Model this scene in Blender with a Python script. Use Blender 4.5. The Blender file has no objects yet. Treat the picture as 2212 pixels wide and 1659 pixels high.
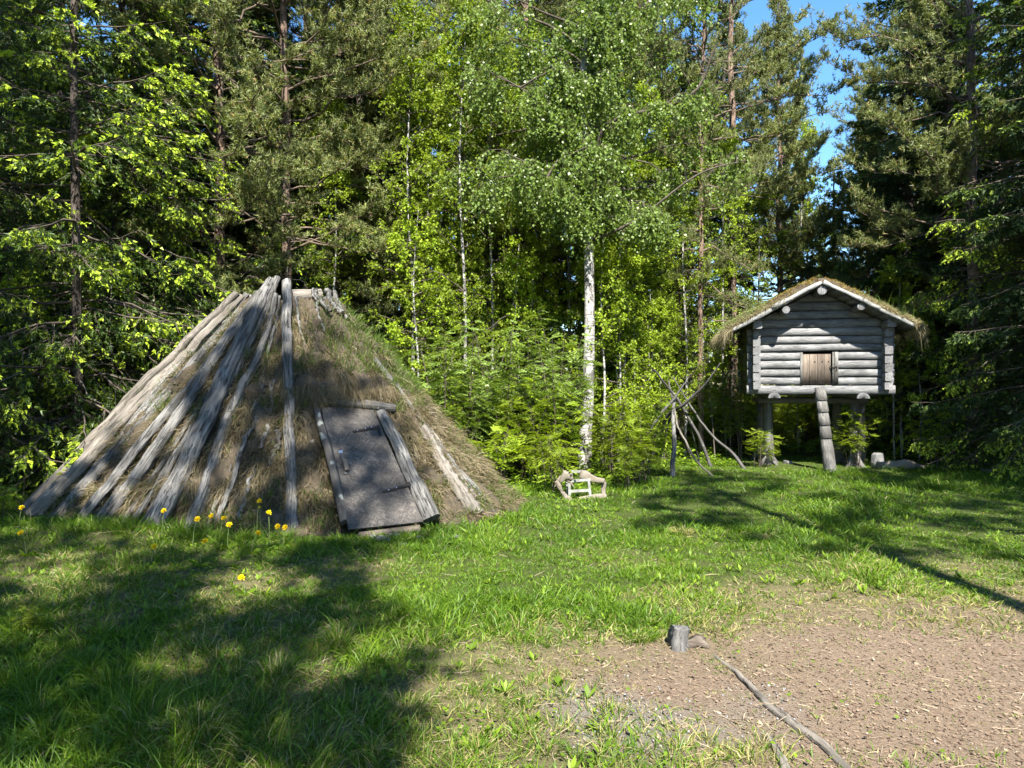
import bpy, math, random
import numpy as np
from mathutils import Vector, Matrix

R = math.radians
scene = bpy.context.scene
C = scene.collection
rng = np.random.default_rng(7)
random.seed(7)

# ------------------------------------------------------------------ camera, sky, sun, exposure
EYE = 1.6
cam_d = bpy.data.cameras.new('camera')
cam_d.lens = 24.0
cam_d.sensor_width = 36.0
cam_d.clip_start = 0.05
cam_d.clip_end = 1500
cam = bpy.data.objects.new('camera', cam_d)
cam.location = (0, 0, EYE)
cam.rotation_euler = (R(90), 0, 0)
C.objects.link(cam)
scene.camera = cam

SUN_EL, SUN_AZ = 49.0, 173.0            # azimuth as on a compass whose north is +Y
world = bpy.data.worlds.new('World')
scene.world = world
world.use_nodes = True
wn = world.node_tree
bg = wn.nodes['Background']
sky = wn.nodes.new('ShaderNodeTexSky')
sky.sky_type = 'NISHITA'
sky.sun_disc = False
sky.sun_elevation = R(SUN_EL)
sky.sun_rotation = R(SUN_AZ)
sky.air_density = 1.0
sky.dust_density = 0.1
sky.ozone_density = 2.5
skc = wn.nodes.new('ShaderNodeHueSaturation')
skc.inputs['Saturation'].default_value = 1.22
wn.links.new(sky.outputs[0], skc.inputs['Color'])
wn.links.new(skc.outputs[0], bg.inputs[0])
bg.inputs[1].default_value = 0.095

sun_d = bpy.data.lights.new('sun', 'SUN')
sun_d.energy = 5.0
sun_d.angle = R(0.55)
sun_d.color = (1.0, 0.95, 0.86)
sun = bpy.data.objects.new('sun', sun_d)
saz = R(SUN_AZ)
sd = Vector((math.sin(saz) * math.cos(R(SUN_EL)), math.cos(saz) * math.cos(R(SUN_EL)), math.sin(R(SUN_EL))))
sun.rotation_euler = sd.to_track_quat('Z', 'Y').to_euler()
sun.location = (0, -20, 30)
C.objects.link(sun)

scene.view_settings.view_transform = 'Standard'
scene.view_settings.look = 'None'
scene.view_settings.gamma = 1
scene.view_settings.use_curve_mapping = False
scene.view_settings.exposure = 1.95
scene.render.engine = 'CYCLES'
scene.cycles.max_bounces = 6
scene.cycles.diffuse_bounces = 4
scene.cycles.glossy_bounces = 2
scene.cycles.transmission_bounces = 4
scene.cycles.transparent_max_bounces = 4
scene.cycles.use_denoising = True
scene.cycles.use_adaptive_sampling = True
scene.cycles.adaptive_threshold = 0.02
scene.cycles.sample_clamp_indirect = 6

# ------------------------------------------------------------------ helpers
def D(u, v, Y):
    """point at distance Y whose sight line passes (u, v) of a 2212 x 1659 view"""
    return np.array([(u - 1106) * Y / 1475, Y, EYE - (v - 829.5) * Y / 1475])

def X_(u, Y):
    return (u - 1106) * Y / 1475

_tab = np.random.default_rng(99).random((64, 64))
def vnoise(x, y, s=1.0):
    x = np.asarray(x, float) / s + 100.37; y = np.asarray(y, float) / s + 57.91
    ix = np.floor(x).astype(int); iy = np.floor(y).astype(int)
    fx = x - ix; fy = y - iy
    fx = fx * fx * (3 - 2 * fx); fy = fy * fy * (3 - 2 * fy)
    a = _tab[ix % 64, iy % 64]; b = _tab[(ix + 1) % 64, iy % 64]
    c = _tab[ix % 64, (iy + 1) % 64]; d = _tab[(ix + 1) % 64, (iy + 1) % 64]
    return (a * (1 - fx) + b * fx) * (1 - fy) + (c * (1 - fx) + d * fx) * fy
def fbm(x, y, s=1.0):
    return (vnoise(x, y, s) + .5 * vnoise(x, y, s / 2.1) + .25 * vnoise(x, y, s / 4.3)) / 1.75
def sm(x, a, b):
    t = np.clip((np.asarray(x, float) - a) / (b - a), 0, 1)
    return t * t * (3 - 2 * t)
def nrm(a):
    a = np.asarray(a, float)
    return a / (np.linalg.norm(a, axis=-1, keepdims=True) + 1e-9)

def tag(o, label=None, cat=None, group=None, kind=None):
    if label: o['label'] = label
    if cat: o['category'] = cat
    if group: o['group'] = group
    if kind: o['kind'] = kind
    return o

class MB:
    def __init__(s):
        s.v = []; s.q = []; s.t = []; s.n = 0; s.ra = []; s.qr = []; s.tr = []; s.qm = []; s.tm = []
    def add(s, v, quads=None, tris=None, rnd=.5, mat=0):
        v = np.asarray(v, float).reshape(-1, 3)
        if quads is not None and len(quads):
            q = np.asarray(quads, int) + s.n; s.q.append(q)
            s.qr.append(np.broadcast_to(np.asarray(rnd, float), (len(q),)) if np.ndim(rnd) == 0 or len(rnd) == len(q) else rnd)
            s.qm.append(np.full(len(q), mat))
        if tris is not None and len(tris):
            t = np.asarray(tris, int) + s.n; s.t.append(t)
            s.tr.append(np.broadcast_to(np.asarray(rnd, float), (len(t),)))
            s.tm.append(np.full(len(t), mat))
        s.v.append(v); s.n += len(v)
    def mesh(s, name, mats, smooth=False):
        me = bpy.data.meshes.new(name)
        v = np.concatenate(s.v)
        nq = sum(len(a) for a in s.q); nt = sum(len(a) for a in s.t)
        q = np.concatenate(s.q) if nq else np.zeros((0, 4), int)
        t = np.concatenate(s.t) if nt else np.zeros((0, 3), int)
        me.vertices.add(len(v)); me.vertices.foreach_set('co', v.astype(np.float32).ravel())
        me.loops.add(nq * 4 + nt * 3)
        me.loops.foreach_set('vertex_index', np.concatenate([q.ravel(), t.ravel()]).astype(np.int32))
        me.polygons.add(nq + nt)
        me.polygons.foreach_set('loop_start', np.concatenate([np.arange(nq) * 4, nq * 4 + np.arange(nt) * 3]).astype(np.int32))
        r = np.concatenate(s.qr + s.tr) if (nq + nt) else np.zeros(0)
        m = np.concatenate(s.qm + s.tm)
        me.polygons.foreach_set('material_index', m.astype(np.int32))
        if smooth: me.polygons.foreach_set('use_smooth', np.ones(nq + nt, bool))
        at = me.attributes.new('rnd', 'FLOAT', 'FACE'); at.data.foreach_set('value', r.astype(np.float32))
        for x in (mats if isinstance(mats, (list, tuple)) else [mats]): me.materials.append(x)
        me.update(calc_edges=True)
        return me

def obj(name, mesh, parent=None, loc=(0, 0, 0)):
    o = bpy.data.objects.new(name, mesh)
    C.objects.link(o); o.location = loc
    if parent: o.parent = parent
    return o
def empty(name, loc=(0, 0, 0), rz=0):
    o = bpy.data.objects.new(name, None); C.objects.link(o)
    o.location = loc; o.rotation_euler = (0, 0, rz); o.empty_display_size = .2
    return o
def copy_tree(root, loc, rz=0, sc=1.0, label=None, group=None, cat=None):
    r = root.copy(); C.objects.link(r); r.location = loc
    r.rotation_euler = (0, 0, rz); r.scale = (sc, sc, sc) if np.ndim(sc) == 0 else sc
    tag(r, label, cat, group)
    for ch in root.children:
        c = ch.copy(); C.objects.link(c); c.parent = r
        for g in ch.children:
            d = g.copy(); C.objects.link(d); d.parent = c
    return r

def frames(pts):
    pts = np.asarray(pts, float)
    t = nrm(np.gradient(pts, axis=0))
    m = np.abs(t.mean(0)); ref = np.eye(3)[np.argmin(m)]
    a = nrm(np.cross(t, ref)); b = np.cross(t, a)
    return t, a, b
def tube(mb, pts, rad, sides=6, rnd=.5, cap=True, rough=0.0, sq=None, mat=0):
    pts = np.asarray(pts, float); n = len(pts)
    rad = np.broadcast_to(np.asarray(rad, float), (n,))
    t, a, b = frames(pts)
    ang = np.arange(sides) * 2 * math.pi / sides
    rr = rad[:, None] * np.ones((1, sides))
    if rough:
        prof = 1 + rough * (rng.random((1, sides)) - .5) * 1.6
        rr = rr * prof * (1 + rough * (rng.random((n, sides)) - .5))
    v = pts[:, None, :] + (np.cos(ang)[None, :, None] * a[:, None, :] + np.sin(ang)[None, :, None] * b[:, None, :]) * rr[:, :, None]
    i = np.arange(n - 1)[:, None] * sides; j = np.arange(sides)[None, :]; j2 = (j + 1) % sides
    q = np.stack([i + j, i + j2, i + sides + j2, i + sides + j], -1).reshape(-1, 4)
    mb.add(v.reshape(-1, 3), quads=q, rnd=rnd, mat=mat)
    if cap:
        for k, fl in ((0, 1), (n - 1, 0)):
            ring = v[k]; c = pts[k]
            vv = np.vstack([ring, c])
            tr = [(jj, (jj + 1) % sides, sides) if not fl else ((jj + 1) % sides, jj, sides) for jj in range(sides)]
            mb.add(vv, tris=tr, rnd=rnd, mat=mat)
def smooth_path(pts, n):
    """Catmull-Rom through control points"""
    p = np.asarray(pts, float)
    if len(p) < 3:
        t = np.linspace(0, 1, n)[:, None]; return p[0] * (1 - t) + p[-1] * t
    P = np.vstack([2 * p[0] - p[1], p, 2 * p[-1] - p[-2]])
    out = []
    for s in np.linspace(0, len(p) - 1 - 1e-6, n):
        i = int(s); t = s - i
        a, b, c, d = P[i], P[i + 1], P[i + 2], P[i + 3]
        out.append(.5 * (2 * b + (c - a) * t + (2 * a - 5 * b + 4 * c - d) * t * t + (3 * b - a - 3 * c + d) * t ** 3))
    return np.array(out)

def rdir(n, r=None):
    r = r or rng
    return nrm(r.normal(size=(n, 3)))
def spikes(mb, p, d, L, w, rnd=.5, mat=0):
    """needle-like triangles"""
    n = len(p)
    L = np.broadcast_to(L, (n,))[:, None]; w = np.broadcast_to(w, (n,))[:, None]
    s = nrm(np.cross(d, rdir(n)))
    v = np.stack([p - s * w * .5, p + s * w * .5, p + d * L], 1).reshape(-1, 3)
    mb.add(v, tris=np.arange(3 * n).reshape(-1, 3), rnd=np.broadcast_to(rnd, (n,)), mat=mat)
def leaves(mb, p, d, s, L, W, rnd=.5, mat=0, k=.42):
    n = len(p)
    L = np.broadcast_to(L, (n,))[:, None]; W = np.broadcast_to(W, (n,))[:, None]
    s = nrm(s - d * (s * d).sum(1, keepdims=True))
    v = np.stack([p, p + d * L * k - s * W * .5, p + d * L, p + d * L * k + s * W * .5], 1).reshape(-1, 3)
    mb.add(v, quads=np.arange(4 * n).reshape(-1, 4), rnd=np.broadcast_to(rnd, (n,)), mat=mat)
def blades(mb, p, d, L, w, bend, rnd=.5, mat=0):
    """bent grass blades: a quad and a tip triangle"""
    n = len(p)
    L = np.broadcast_to(L, (n,))[:, None]; w = np.broadcast_to(w, (n,))[:, None]
    s = nrm(np.cross(d, rdir(n)))
    m = p + d * L * .55 + bend * L * .2; t = p + d * L * .85 + bend * L * .75
    v = np.stack([p - s * w * .5, p + s * w * .5, m + s * w * .4, m - s * w * .4, t], 1).reshape(-1, 3)
    b = np.arange(n)[:, None] * 5
    r = np.broadcast_to(rnd, (n,))
    mb.add(v, quads=b + np.array([[0, 1, 2, 3]]), rnd=r, mat=mat)
    # tips share the blade's vertices
    mb.t.append(b + np.array([[3, 2, 4]]) + mb.n - 5 * n); mb.tr.append(r); mb.tm.append(np.full(n, mat))

# ------------------------------------------------------------------ materials
def new_mat(name):
    m = bpy.data.materials.new(name); m.use_nodes = True
    nt = m.node_tree; nt.nodes.clear()
    return m, nt, nt.nodes.new('ShaderNodeOutputMaterial')
def ramp(nt, stops, interp='LINEAR'):
    r = nt.nodes.new('ShaderNodeValToRGB'); e = r.color_ramp.elements
    r.color_ramp.interpolation = interp
    while len(e) < len(stops): e.new(.5)
    for x, (p, c) in zip(e, stops): x.position = p; x.color = (*c, 1)
    return r
def foliage(name, stops, trans=.35, rough=.5, spec=.3, tcol=(1.25, 1.25, .5), hv=.5, interp='LINEAR'):
    m, nt, out = new_mat(name); L = nt.links
    at = nt.nodes.new('ShaderNodeAttribute'); at.attribute_name = 'rnd'
    r = ramp(nt, stops, interp); L.new(at.outputs['Fac'], r.inputs[0])
    oi = nt.nodes.new('ShaderNodeObjectInfo')
    mp = nt.nodes.new('ShaderNodeMapRange'); mp.inputs[3].default_value = 1 - .25 * hv; mp.inputs[4].default_value = 1 + .3 * hv
    L.new(oi.outputs['Random'], mp.inputs[0])
    hs = nt.nodes.new('ShaderNodeHueSaturation'); L.new(r.outputs[0], hs.inputs['Color']); L.new(mp.outputs[0], hs.inputs['Value'])
    b = nt.nodes.new('ShaderNodeBsdfPrincipled'); L.new(hs.outputs[0], b.inputs['Base Color'])
    b.inputs['Roughness'].default_value = rough; b.inputs['Specular IOR Level'].default_value = spec
    t = nt.nodes.new('ShaderNodeBsdfTranslucent')
    mu = nt.nodes.new('ShaderNodeVectorMath'); mu.operation = 'MULTIPLY'; mu.inputs[1].default_value = tcol
    L.new(hs.outputs[0], mu.inputs[0]); L.new(mu.outputs[0], t.inputs[0])
    mx = nt.nodes.new('ShaderNodeMixShader'); mx.inputs[0].default_value = trans
    L.new(b.outputs[0], mx.inputs[1]); L.new(t.outputs[0], mx.inputs[2]); L.new(mx.outputs[0], out.inputs[0])
    return m
def grain(name, stops, stretch=(14, 14, 1.2), scale=1.0, rough=.85, bump=.5, crack=.5, crackcol=(.03, .027, .023), spots=None, hv=.25, bdist=.01):
    """weathered wood or bark: noise drawn out along the grain, cracks, relief"""
    m, nt, out = new_mat(name); L = nt.links; N = nt.nodes.new
    tc = N('ShaderNodeTexCoord'); oi = N('ShaderNodeObjectInfo')
    off = N('ShaderNodeVectorMath'); off.operation = 'SCALE'; off.inputs[0].default_value = (37, 53, 71)
    L.new(oi.outputs['Random'], off.inputs['Scale'])
    ad = N('ShaderNodeVectorMath'); ad.operation = 'ADD'; L.new(tc.outputs['Object'], ad.inputs[0]); L.new(off.outputs[0], ad.inputs[1])
    ms = N('ShaderNodeVectorMath'); ms.operation = 'MULTIPLY'; ms.inputs[1].default_value = [s * scale for s in stretch]
    L.new(ad.outputs[0], ms.inputs[0])
    n1 = N('ShaderNodeTexNoise'); n1.inputs['Scale'].default_value = 1.6; n1.inputs['Detail'].default_value = 7; n1.inputs['Roughness'].default_value = .68; n1.inputs['Distortion'].default_value = .4
    L.new(ms.outputs[0], n1.inputs['Vector'])
    r = ramp(nt, stops); L.new(n1.outputs[0], r.inputs[0])
    n2 = N('ShaderNodeTexNoise'); n2.inputs['Scale'].default_value = 3.1; n2.inputs['Detail'].default_value = 4; n2.inputs['Roughness'].default_value = .6
    L.new(ms.outputs[0], n2.inputs['Vector'])
    cr = N('ShaderNodeMapRange'); cr.inputs[1].default_value = .36; cr.inputs[2].default_value = .44; cr.inputs[3].default_value = crack; cr.inputs[4].default_value = 0
    L.new(n2.outputs[0], cr.inputs[0])
    mix = N('ShaderNodeMix'); mix.data_type = 'RGBA'; mix.inputs[7].default_value = (*crackcol, 1)
    L.new(cr.outputs[0], mix.inputs[0]); L.new(r.outputs[0], mix.inputs[6])
    # larger stains
    n3 = N('ShaderNodeTexNoise'); n3.inputs['Scale'].default_value = 2.3; n3.inputs['Detail'].default_value = 3
    L.new(ad.outputs[0], n3.inputs['Vector'])
    mr = N('ShaderNodeMapRange'); mr.inputs[1].default_value = .3; mr.inputs[2].default_value = .7; mr.inputs[3].default_value = 1 - hv; mr.inputs[4].default_value = 1 + hv
    L.new(n3.outputs[0], mr.inputs[0])
    sc_ = N('ShaderNodeVectorMath'); sc_.operation = 'SCALE'; L.new(mix.outputs[2], sc_.inputs[0]); L.new(mr.outputs[0], sc_.inputs['Scale'])
    col = sc_.outputs[0]
    if spots:
        n4 = N('ShaderNodeTexNoise'); n4.inputs['Scale'].default_value = spots[0]; n4.inputs['Detail'].default_value = 4
        L.new(ad.outputs[0], n4.inputs['Vector'])
        mr4 = N('ShaderNodeMapRange'); mr4.inputs[1].default_value = spots[1]; mr4.inputs[2].default_value = spots[1] + .06
        L.new(n4.outputs[0], mr4.inputs[0])
        mx4 = N('ShaderNodeMix'); mx4.data_type = 'RGBA'; mx4.inputs[7].default_value = (*spots[2], 1)
        L.new(mr4.outputs[0], mx4.inputs[0]); L.new(col, mx4.inputs[6]); col = mx4.outputs[2]
    b = N('ShaderNodeBsdfPrincipled'); L.new(col, b.inputs['Base Color']); b.inputs['Roughness'].default_value = rough
    b.inputs['Specular IOR Level'].default_value = .25
    bm_ = N('ShaderNodeBump'); bm_.inputs['Strength'].default_value = bump; bm_.inputs['Distance'].default_value = bdist
    sb = N('ShaderNodeMath'); sb.operation = 'SUBTRACT'; L.new(n1.outputs[0], sb.inputs[0]); L.new(cr.outputs[0], sb.inputs[1])
    L.new(sb.outputs[0], bm_.inputs['Height']); L.new(bm_.outputs[0], b.inputs['Normal'])
    L.new(b.outputs[0], out.inputs[0])
    return m

M = {}
GREY = [(.28, (0.039, 0.037, 0.034)), (.45, (0.105, 0.101, 0.095)), (.6, (0.183, 0.178, 0.168)), (.78, (0.281, 0.273, 0.254))]
M['pole'] = grain('weathered_pole_wood', GREY, (20, 20, 1.5), hv=.4, bump=1, bdist=.02, crack=.75)
M['pole_warm'] = grain('pale_warm_pole_wood', [(.28, (0.057, 0.050, 0.042)), (.5, (0.152, 0.135, 0.114)), (.75, (0.251, 0.228, 0.198))], (18, 18, 1.2), hv=.25, bump=.8, crack=.6)
M['pole_dark'] = grain('dark_pole_wood', [(.25, (0.024, 0.022, 0.021)), (.5, (0.068, 0.064, 0.060)), (.75, (0.136, 0.132, 0.124))], (18, 18, 1.3), hv=.4, spots=(6, .62, (.26, .27, .24)))
WX = [(.25, (0.043, 0.043, 0.044)), (.45, (0.130, 0.130, 0.131)), (.6, (0.209, 0.209, 0.211)), (.8, (0.288, 0.288, 0.288))]
M['log_x'] = grain('hewn_log_wood', WX, (3.2, 42, 42), hv=.3, bump=.5, spots=(9, .72, (.10, .08, .06)))
M['log_y'] = grain('hewn_side_log_wood', WX, (42, 3.2, 42), hv=.35, bump=.6)
M['log_z'] = grain('hewn_post_wood', [(.25, (0.040, 0.038, 0.034)), (.5, (0.104, 0.100, 0.094)), (.8, (0.216, 0.208, 0.196))], (15, 15, 1.3), hv=.4, bump=.7)
M['dark_y'] = grain('dark_underside_wood', [(.25, (.05, .048, .045)), (.6, (.12, .115, .105)), (.8, (.2, .19, .175))], (12, 1.2, 12), hv=.3)
M['dark_x'] = grain('dark_beam_wood', [(.25, (.05, .048, .045)), (.6, (.12, .115, .105)), (.8, (.2, .19, .175))], (1.2, 12, 12), hv=.3)
M['verge'] = grain('pale_verge_board_wood', [(.2, (0.144, 0.144, 0.137)), (.5, (0.259, 0.259, 0.252)), (.8, (0.360, 0.360, 0.346))], (1.2, 14, 14), hv=.2, crack=.3)
M['door_z'] = grain('brown_door_plank_wood', [(.22, (0.048, 0.036, 0.026)), (.5, (0.116, 0.092, 0.072)), (.8, (0.200, 0.168, 0.136))], (16, 16, 1.4), hv=.3, spots=(11, .7, (.06, .04, .03)))
M['bark_spruce'] = grain('spruce_bark', [(.3, (0.033, 0.026, 0.021)), (.55, (0.078, 0.062, 0.052)), (.8, (0.143, 0.124, 0.107))], (9, 9, 3.5), bump=1, crack=.7, hv=.3, bdist=.03)
M['bark_pine'] = grain('pine_bark', [(.3, (0.064, 0.044, 0.034)), (.5, (0.162, 0.111, 0.081)), (.75, (0.264, 0.200, 0.153))], (8, 8, 2.6), bump=1, crack=.8, crackcol=(.05, .03, .02), hv=.3, bdist=.03)
M['twig'] = grain('grey_dead_twig_bark', [(.3, (0.072, 0.064, 0.054)), (.7, (0.176, 0.160, 0.140))], (9, 9, 3), crack=.2)
M['twig_mid'] = grain('living_pine_branch_bark', [(.3, (.06, .045, .033)), (.7, (.16, .12, .09))], (9, 9, 3), crack=.2)
M['twig_dark'] = grain('brown_twig_bark', [(.3, (.04, .033, .025)), (.7, (.11, .09, .07))], (9, 9, 3), crack=.2)

def birch_bark():
    m, nt, out = new_mat('birch_bark'); L = nt.links; N = nt.nodes.new
    tc = N('ShaderNodeTexCoord')
    def noise(sc3, s, d=5, ro=.6):
        mu = N('ShaderNodeVectorMath'); mu.operation = 'MULTIPLY'; mu.inputs[1].default_value = sc3
        L.new(tc.outputs['Object'], mu.inputs[0])
        n = N('ShaderNodeTexNoise'); n.inputs['Scale'].default_value = s; n.inputs['Detail'].default_value = d; n.inputs['Roughness'].default_value = ro
        L.new(mu.outputs[0], n.inputs['Vector']); return n.outputs[0]
    lent = noise((2.2, 2.2, 16), 2.6, 6, .7)
    patch = noise((5, 5, 2.0), 1.7, 5, .7)
    fine = noise((3, 3, 30), 2, 3)
    base = ramp(nt, [(.3, (.22, .21, .195)), (.6, (.40, .39, .37))]); L.new(fine, base.inputs[0])
    a = N('ShaderNodeMapRange'); a.inputs[1].default_value = .50; a.inputs[2].default_value = .62; L.new(lent, a.inputs[0])
    b_ = N('ShaderNodeMapRange'); b_.inputs[1].default_value = .49; b_.inputs[2].default_value = .55; L.new(patch, b_.inputs[0])
    mxx = N('ShaderNodeMath'); mxx.operation = 'MAXIMUM'; L.new(a.outputs[0], mxx.inputs[0]); L.new(b_.outputs[0], mxx.inputs[1])
    mix = N('ShaderNodeMix'); mix.data_type = 'RGBA'; mix.inputs[7].default_value = (.045, .037, .03, 1)
    mk = N('ShaderNodeMath'); mk.operation = 'MULTIPLY'; mk.inputs[1].default_value = .85; L.new(mxx.outputs[0], mk.inputs[0])
    L.new(mk.outputs[0], mix.inputs[0]); L.new(base.outputs[0], mix.inputs[6])
    p = N('ShaderNodeBsdfPrincipled'); L.new(mix.outputs[2], p.inputs['Base Color']); p.inputs['Roughness'].default_value = .7
    bm_ = N('ShaderNodeBump'); bm_.inputs['Strength'].default_value = .6; bm_.inputs['Distance'].default_value = .01; bm_.invert = True
    L.new(mxx.outputs[0], bm_.inputs['Height']); L.new(bm_.outputs[0], p.inputs['Normal']); L.new(p.outputs[0], out.inputs[0])
    return m
M['bark_birch'] = birch_bark()

M['spruce'] = foliage('spruce_needles', [(0, (.025, .048, .010)), (.55, (.06, .10, .018)), (.8, (.095, .145, .025)), (.84, (.27, .37, .03)), (1, (.40, .50, .045))], trans=.3)
M['spruce_dark'] = foliage('dark_spruce_needles', [(0, (.016, .034, .010)), (.6, (.045, .078, .02)), (.9, (.075, .12, .028)), (1, (.16, .23, .035))], trans=.2)
M['pine'] = foliage('pine_needles', [(0, (.07, .09, .03)), (.5, (.165, .195, .065)), (.88, (.25, .28, .095)), (.93, (.28, .22, .08)), (1, (.33, .24, .10))], trans=.3)
M['birch'] = foliage('birch_leaves', [(0, (.07, .12, .02)), (.5, (.14, .21, .04)), (.9, (.21, .29, .06)), (1, (.30, .36, .16))], trans=.4, rough=.4, spec=.45)
M['sapling'] = foliage('young_broadleaf_leaves', [(0, (.12, .18, .012)), (.5, (.22, .31, .02)), (1, (.34, .42, .035))], trans=.45, rough=.5, hv=1.0)
M['rowan'] = foliage('rowan_leaflets', [(0, (0.119, 0.187, 0.015)), (.5, (0.184, 0.252, 0.020)), (1, (0.258, 0.326, 0.034))], trans=.5, rough=.45, hv=1.1)
M['shrub'] = foliage('undergrowth_leaves', [(0, (.06, .11, .010)), (.5, (0.128, 0.212, 0.015)), (1, (0.230, 0.323, 0.025))], trans=.4)
M['grass'] = foliage('lawn_grass_blades', [(0, (.03, .075, .005)), (.4, (0.084, 0.163, 0.009)), (.7, (0.158, 0.255, 0.014)), (.78, (0.238, 0.229, 0.062)), (1, (0.352, 0.299, 0.150))], trans=.35, hv=0)
M['dry'] = foliage('dry_grass_blades', [(0, (.085, .065, .035)), (.5, (0.168, 0.134, 0.076)), (.86, (0.280, 0.236, 0.144)), (.9, (0.056, 0.096, 0.016)), (1, (0.096, 0.152, 0.024))], trans=.25, hv=0)
M['straw'] = foliage('bleached_roof_straw', [(0, (.16, .13, .07)), (.5, (0.234, 0.195, 0.109)), (.86, (0.343, 0.296, 0.179)), (.9, (0.094, 0.156, 0.023)), (1, (0.156, 0.234, 0.039))], trans=.3, hv=0)
M['moss'] = foliage('roof_moss_tufts', [(0, (.10, .06, .02)), (.5, (0.170, 0.111, 0.030)), (.8, (0.255, 0.204, 0.051)), (1, (0.187, 0.221, 0.043))], trans=.2, hv=0)
M['litter'] = foliage('bark_chips_and_leaf_litter', [(0, (.09, .055, .036)), (.35, (0.136, 0.092, 0.061)), (.7, (0.218, 0.160, 0.109)), (1, (0.299, 0.252, 0.177))], trans=.05, rough=.8, hv=0)
M['pebble'] = foliage('gravel_stones', [(0, (.14, .14, .15)), (.5, (0.189, 0.189, 0.196)), (1, (0.315, 0.308, 0.301))], trans=0.0, rough=.8, hv=0)

def simple(name, col, rough=.6, metal=0, noise=None):
    m, nt, out = new_mat(name); L = nt.links; N = nt.nodes.new
    b = N('ShaderNodeBsdfPrincipled'); b.inputs['Roughness'].default_value = rough; b.inputs['Metallic'].default_value = metal
    tc = N('ShaderNodeTexCoord'); n = N('ShaderNodeTexNoise'); n.inputs['Scale'].default_value = (noise or 8); n.inputs['Detail'].default_value = 6
    L.new(tc.outputs['Object'], n.inputs['Vector'])
    r = ramp(nt, [(.3, tuple(c * .65 for c in col)), (.7, tuple(min(1, c * 1.3) for c in col))]); L.new(n.outputs[0], r.inputs[0])
    L.new(r.outputs[0], b.inputs['Base Color'])
    bm_ = N('ShaderNodeBump'); bm_.inputs['Strength'].default_value = .4; bm_.inputs['Distance'].default_value = .01
    L.new(n.outputs[0], bm_.inputs['Height']); L.new(bm_.outputs[0], b.inputs['Normal'])
    L.new(b.outputs[0], out.inputs[0]); return m
M['iron'] = simple('rusty_iron', (.02, .017, .014), .6, .6, 30)
M['brass'] = simple('dull_padlock_metal', (.16, .15, .13), .35, .9, 20)
M['steel'] = simple('shackle_steel', (.5, .5, .5), .3, 1, 20)
M['stone'] = simple('grey_stone', (.13, .13, .125), .85, 0, 5)
M['yellow'] = foliage('dandelion_petals', [(0, (.80, .55, .01)), (1, (.95, .78, .02))], trans=.2, tcol=(1, .9, .3), hv=0)
M['stalk'] = simple('dandelion_stalk', (.16, .22, .07), .5)
M['white_wood'] = simple('white_painted_bar', (.22, .22, .205), .6, 0, 14)
M['bark_slab'] = grain('pale_driftwood', [(.25, (0.100, 0.081, 0.058)), (.5, (0.169, 0.144, 0.112)), (.8, (0.223, 0.200, 0.166))], (5, 5, 5), hv=.2, crack=.2)
M['soil'] = simple('dark_sod_soil', (.055, .042, .026), .95, 0, 14)

def osb():
    m, nt, out = new_mat('weathered_strand_board'); L = nt.links; N = nt.nodes.new
    tc = N('ShaderNodeTexCoord')
    cols = []
    for ang, off in ((.5, 0), (-.7, 5), (1.3, 9)):
        mp = N('ShaderNodeMapping'); mp.inputs['Rotation'].default_value = (0, ang, 0); mp.inputs['Location'].default_value = (off, 0, off)
        L.new(tc.outputs['Object'], mp.inputs[0])
        mu = N('ShaderNodeVectorMath'); mu.operation = 'MULTIPLY'; mu.inputs[1].default_value = (60, 1, 13); L.new(mp.outputs[0], mu.inputs[0])
        vo = N('ShaderNodeTexVoronoi'); vo.inputs['Scale'].default_value = 1.0; L.new(mu.outputs[0], vo.inputs['Vector'])
        sp = N('ShaderNodeSeparateColor'); L.new(vo.outputs['Color'], sp.inputs[0]); cols.append(sp)
    a = N('ShaderNodeMath'); a.operation = 'GREATER_THAN'; a.inputs[1].default_value = .5; L.new(cols[0].outputs[1], a.inputs[0])
    b2 = N('ShaderNodeMath'); b2.operation = 'GREATER_THAN'; b2.inputs[1].default_value = .6; L.new(cols[1].outputs[1], b2.inputs[0])
    m1 = N('ShaderNodeMix'); L.new(a.outputs[0], m1.inputs[0]); L.new(cols[0].outputs[0], m1.inputs[2]); L.new(cols[1].outputs[0], m1.inputs[3])
    m2 = N('ShaderNodeMix'); L.new(b2.outputs[0], m2.inputs[0]); L.new(m1.outputs[0], m2.inputs[2]); L.new(cols[2].outputs[0], m2.inputs[3])
    n = N('ShaderNodeTexNoise'); n.inputs['Scale'].default_value = 3; n.inputs['Detail'].default_value = 5; L.new(tc.outputs['Object'], n.inputs['Vector'])
    ad = N('ShaderNodeMath'); ad.operation = 'MULTIPLY_ADD'; ad.inputs[1].default_value = .55; L.new(m2.outputs[0], ad.inputs[0])
    s2 = N('ShaderNodeMath'); s2.operation = 'MULTIPLY_ADD'; s2.inputs[1].default_value = 1.5; s2.inputs[2].default_value = -.52; L.new(n.outputs[0], s2.inputs[0]); L.new(s2.outputs[0], ad.inputs[2])
    r = ramp(nt, [(.05, (.016, .014, .012)), (.35, (.034, .030, .026)), (.65, (.056, .049, .042)), (.95, (.115, .10, .085))]); L.new(ad.outputs[0], r.inputs[0])
    b = N('ShaderNodeBsdfPrincipled'); b.inputs['Roughness'].default_value = .75; L.new(r.outputs[0], b.inputs['Base Color'])
    bm_ = N('ShaderNodeBump'); bm_.inputs['Strength'].default_value = .4; bm_.inputs['Distance'].default_value = .006
    L.new(m2.outputs[0], bm_.inputs['Height']); L.new(bm_.outputs[0], b.inputs['Normal']); L.new(b.outputs[0], out.inputs[0])
    return m
M['osb'] = osb()

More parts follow.
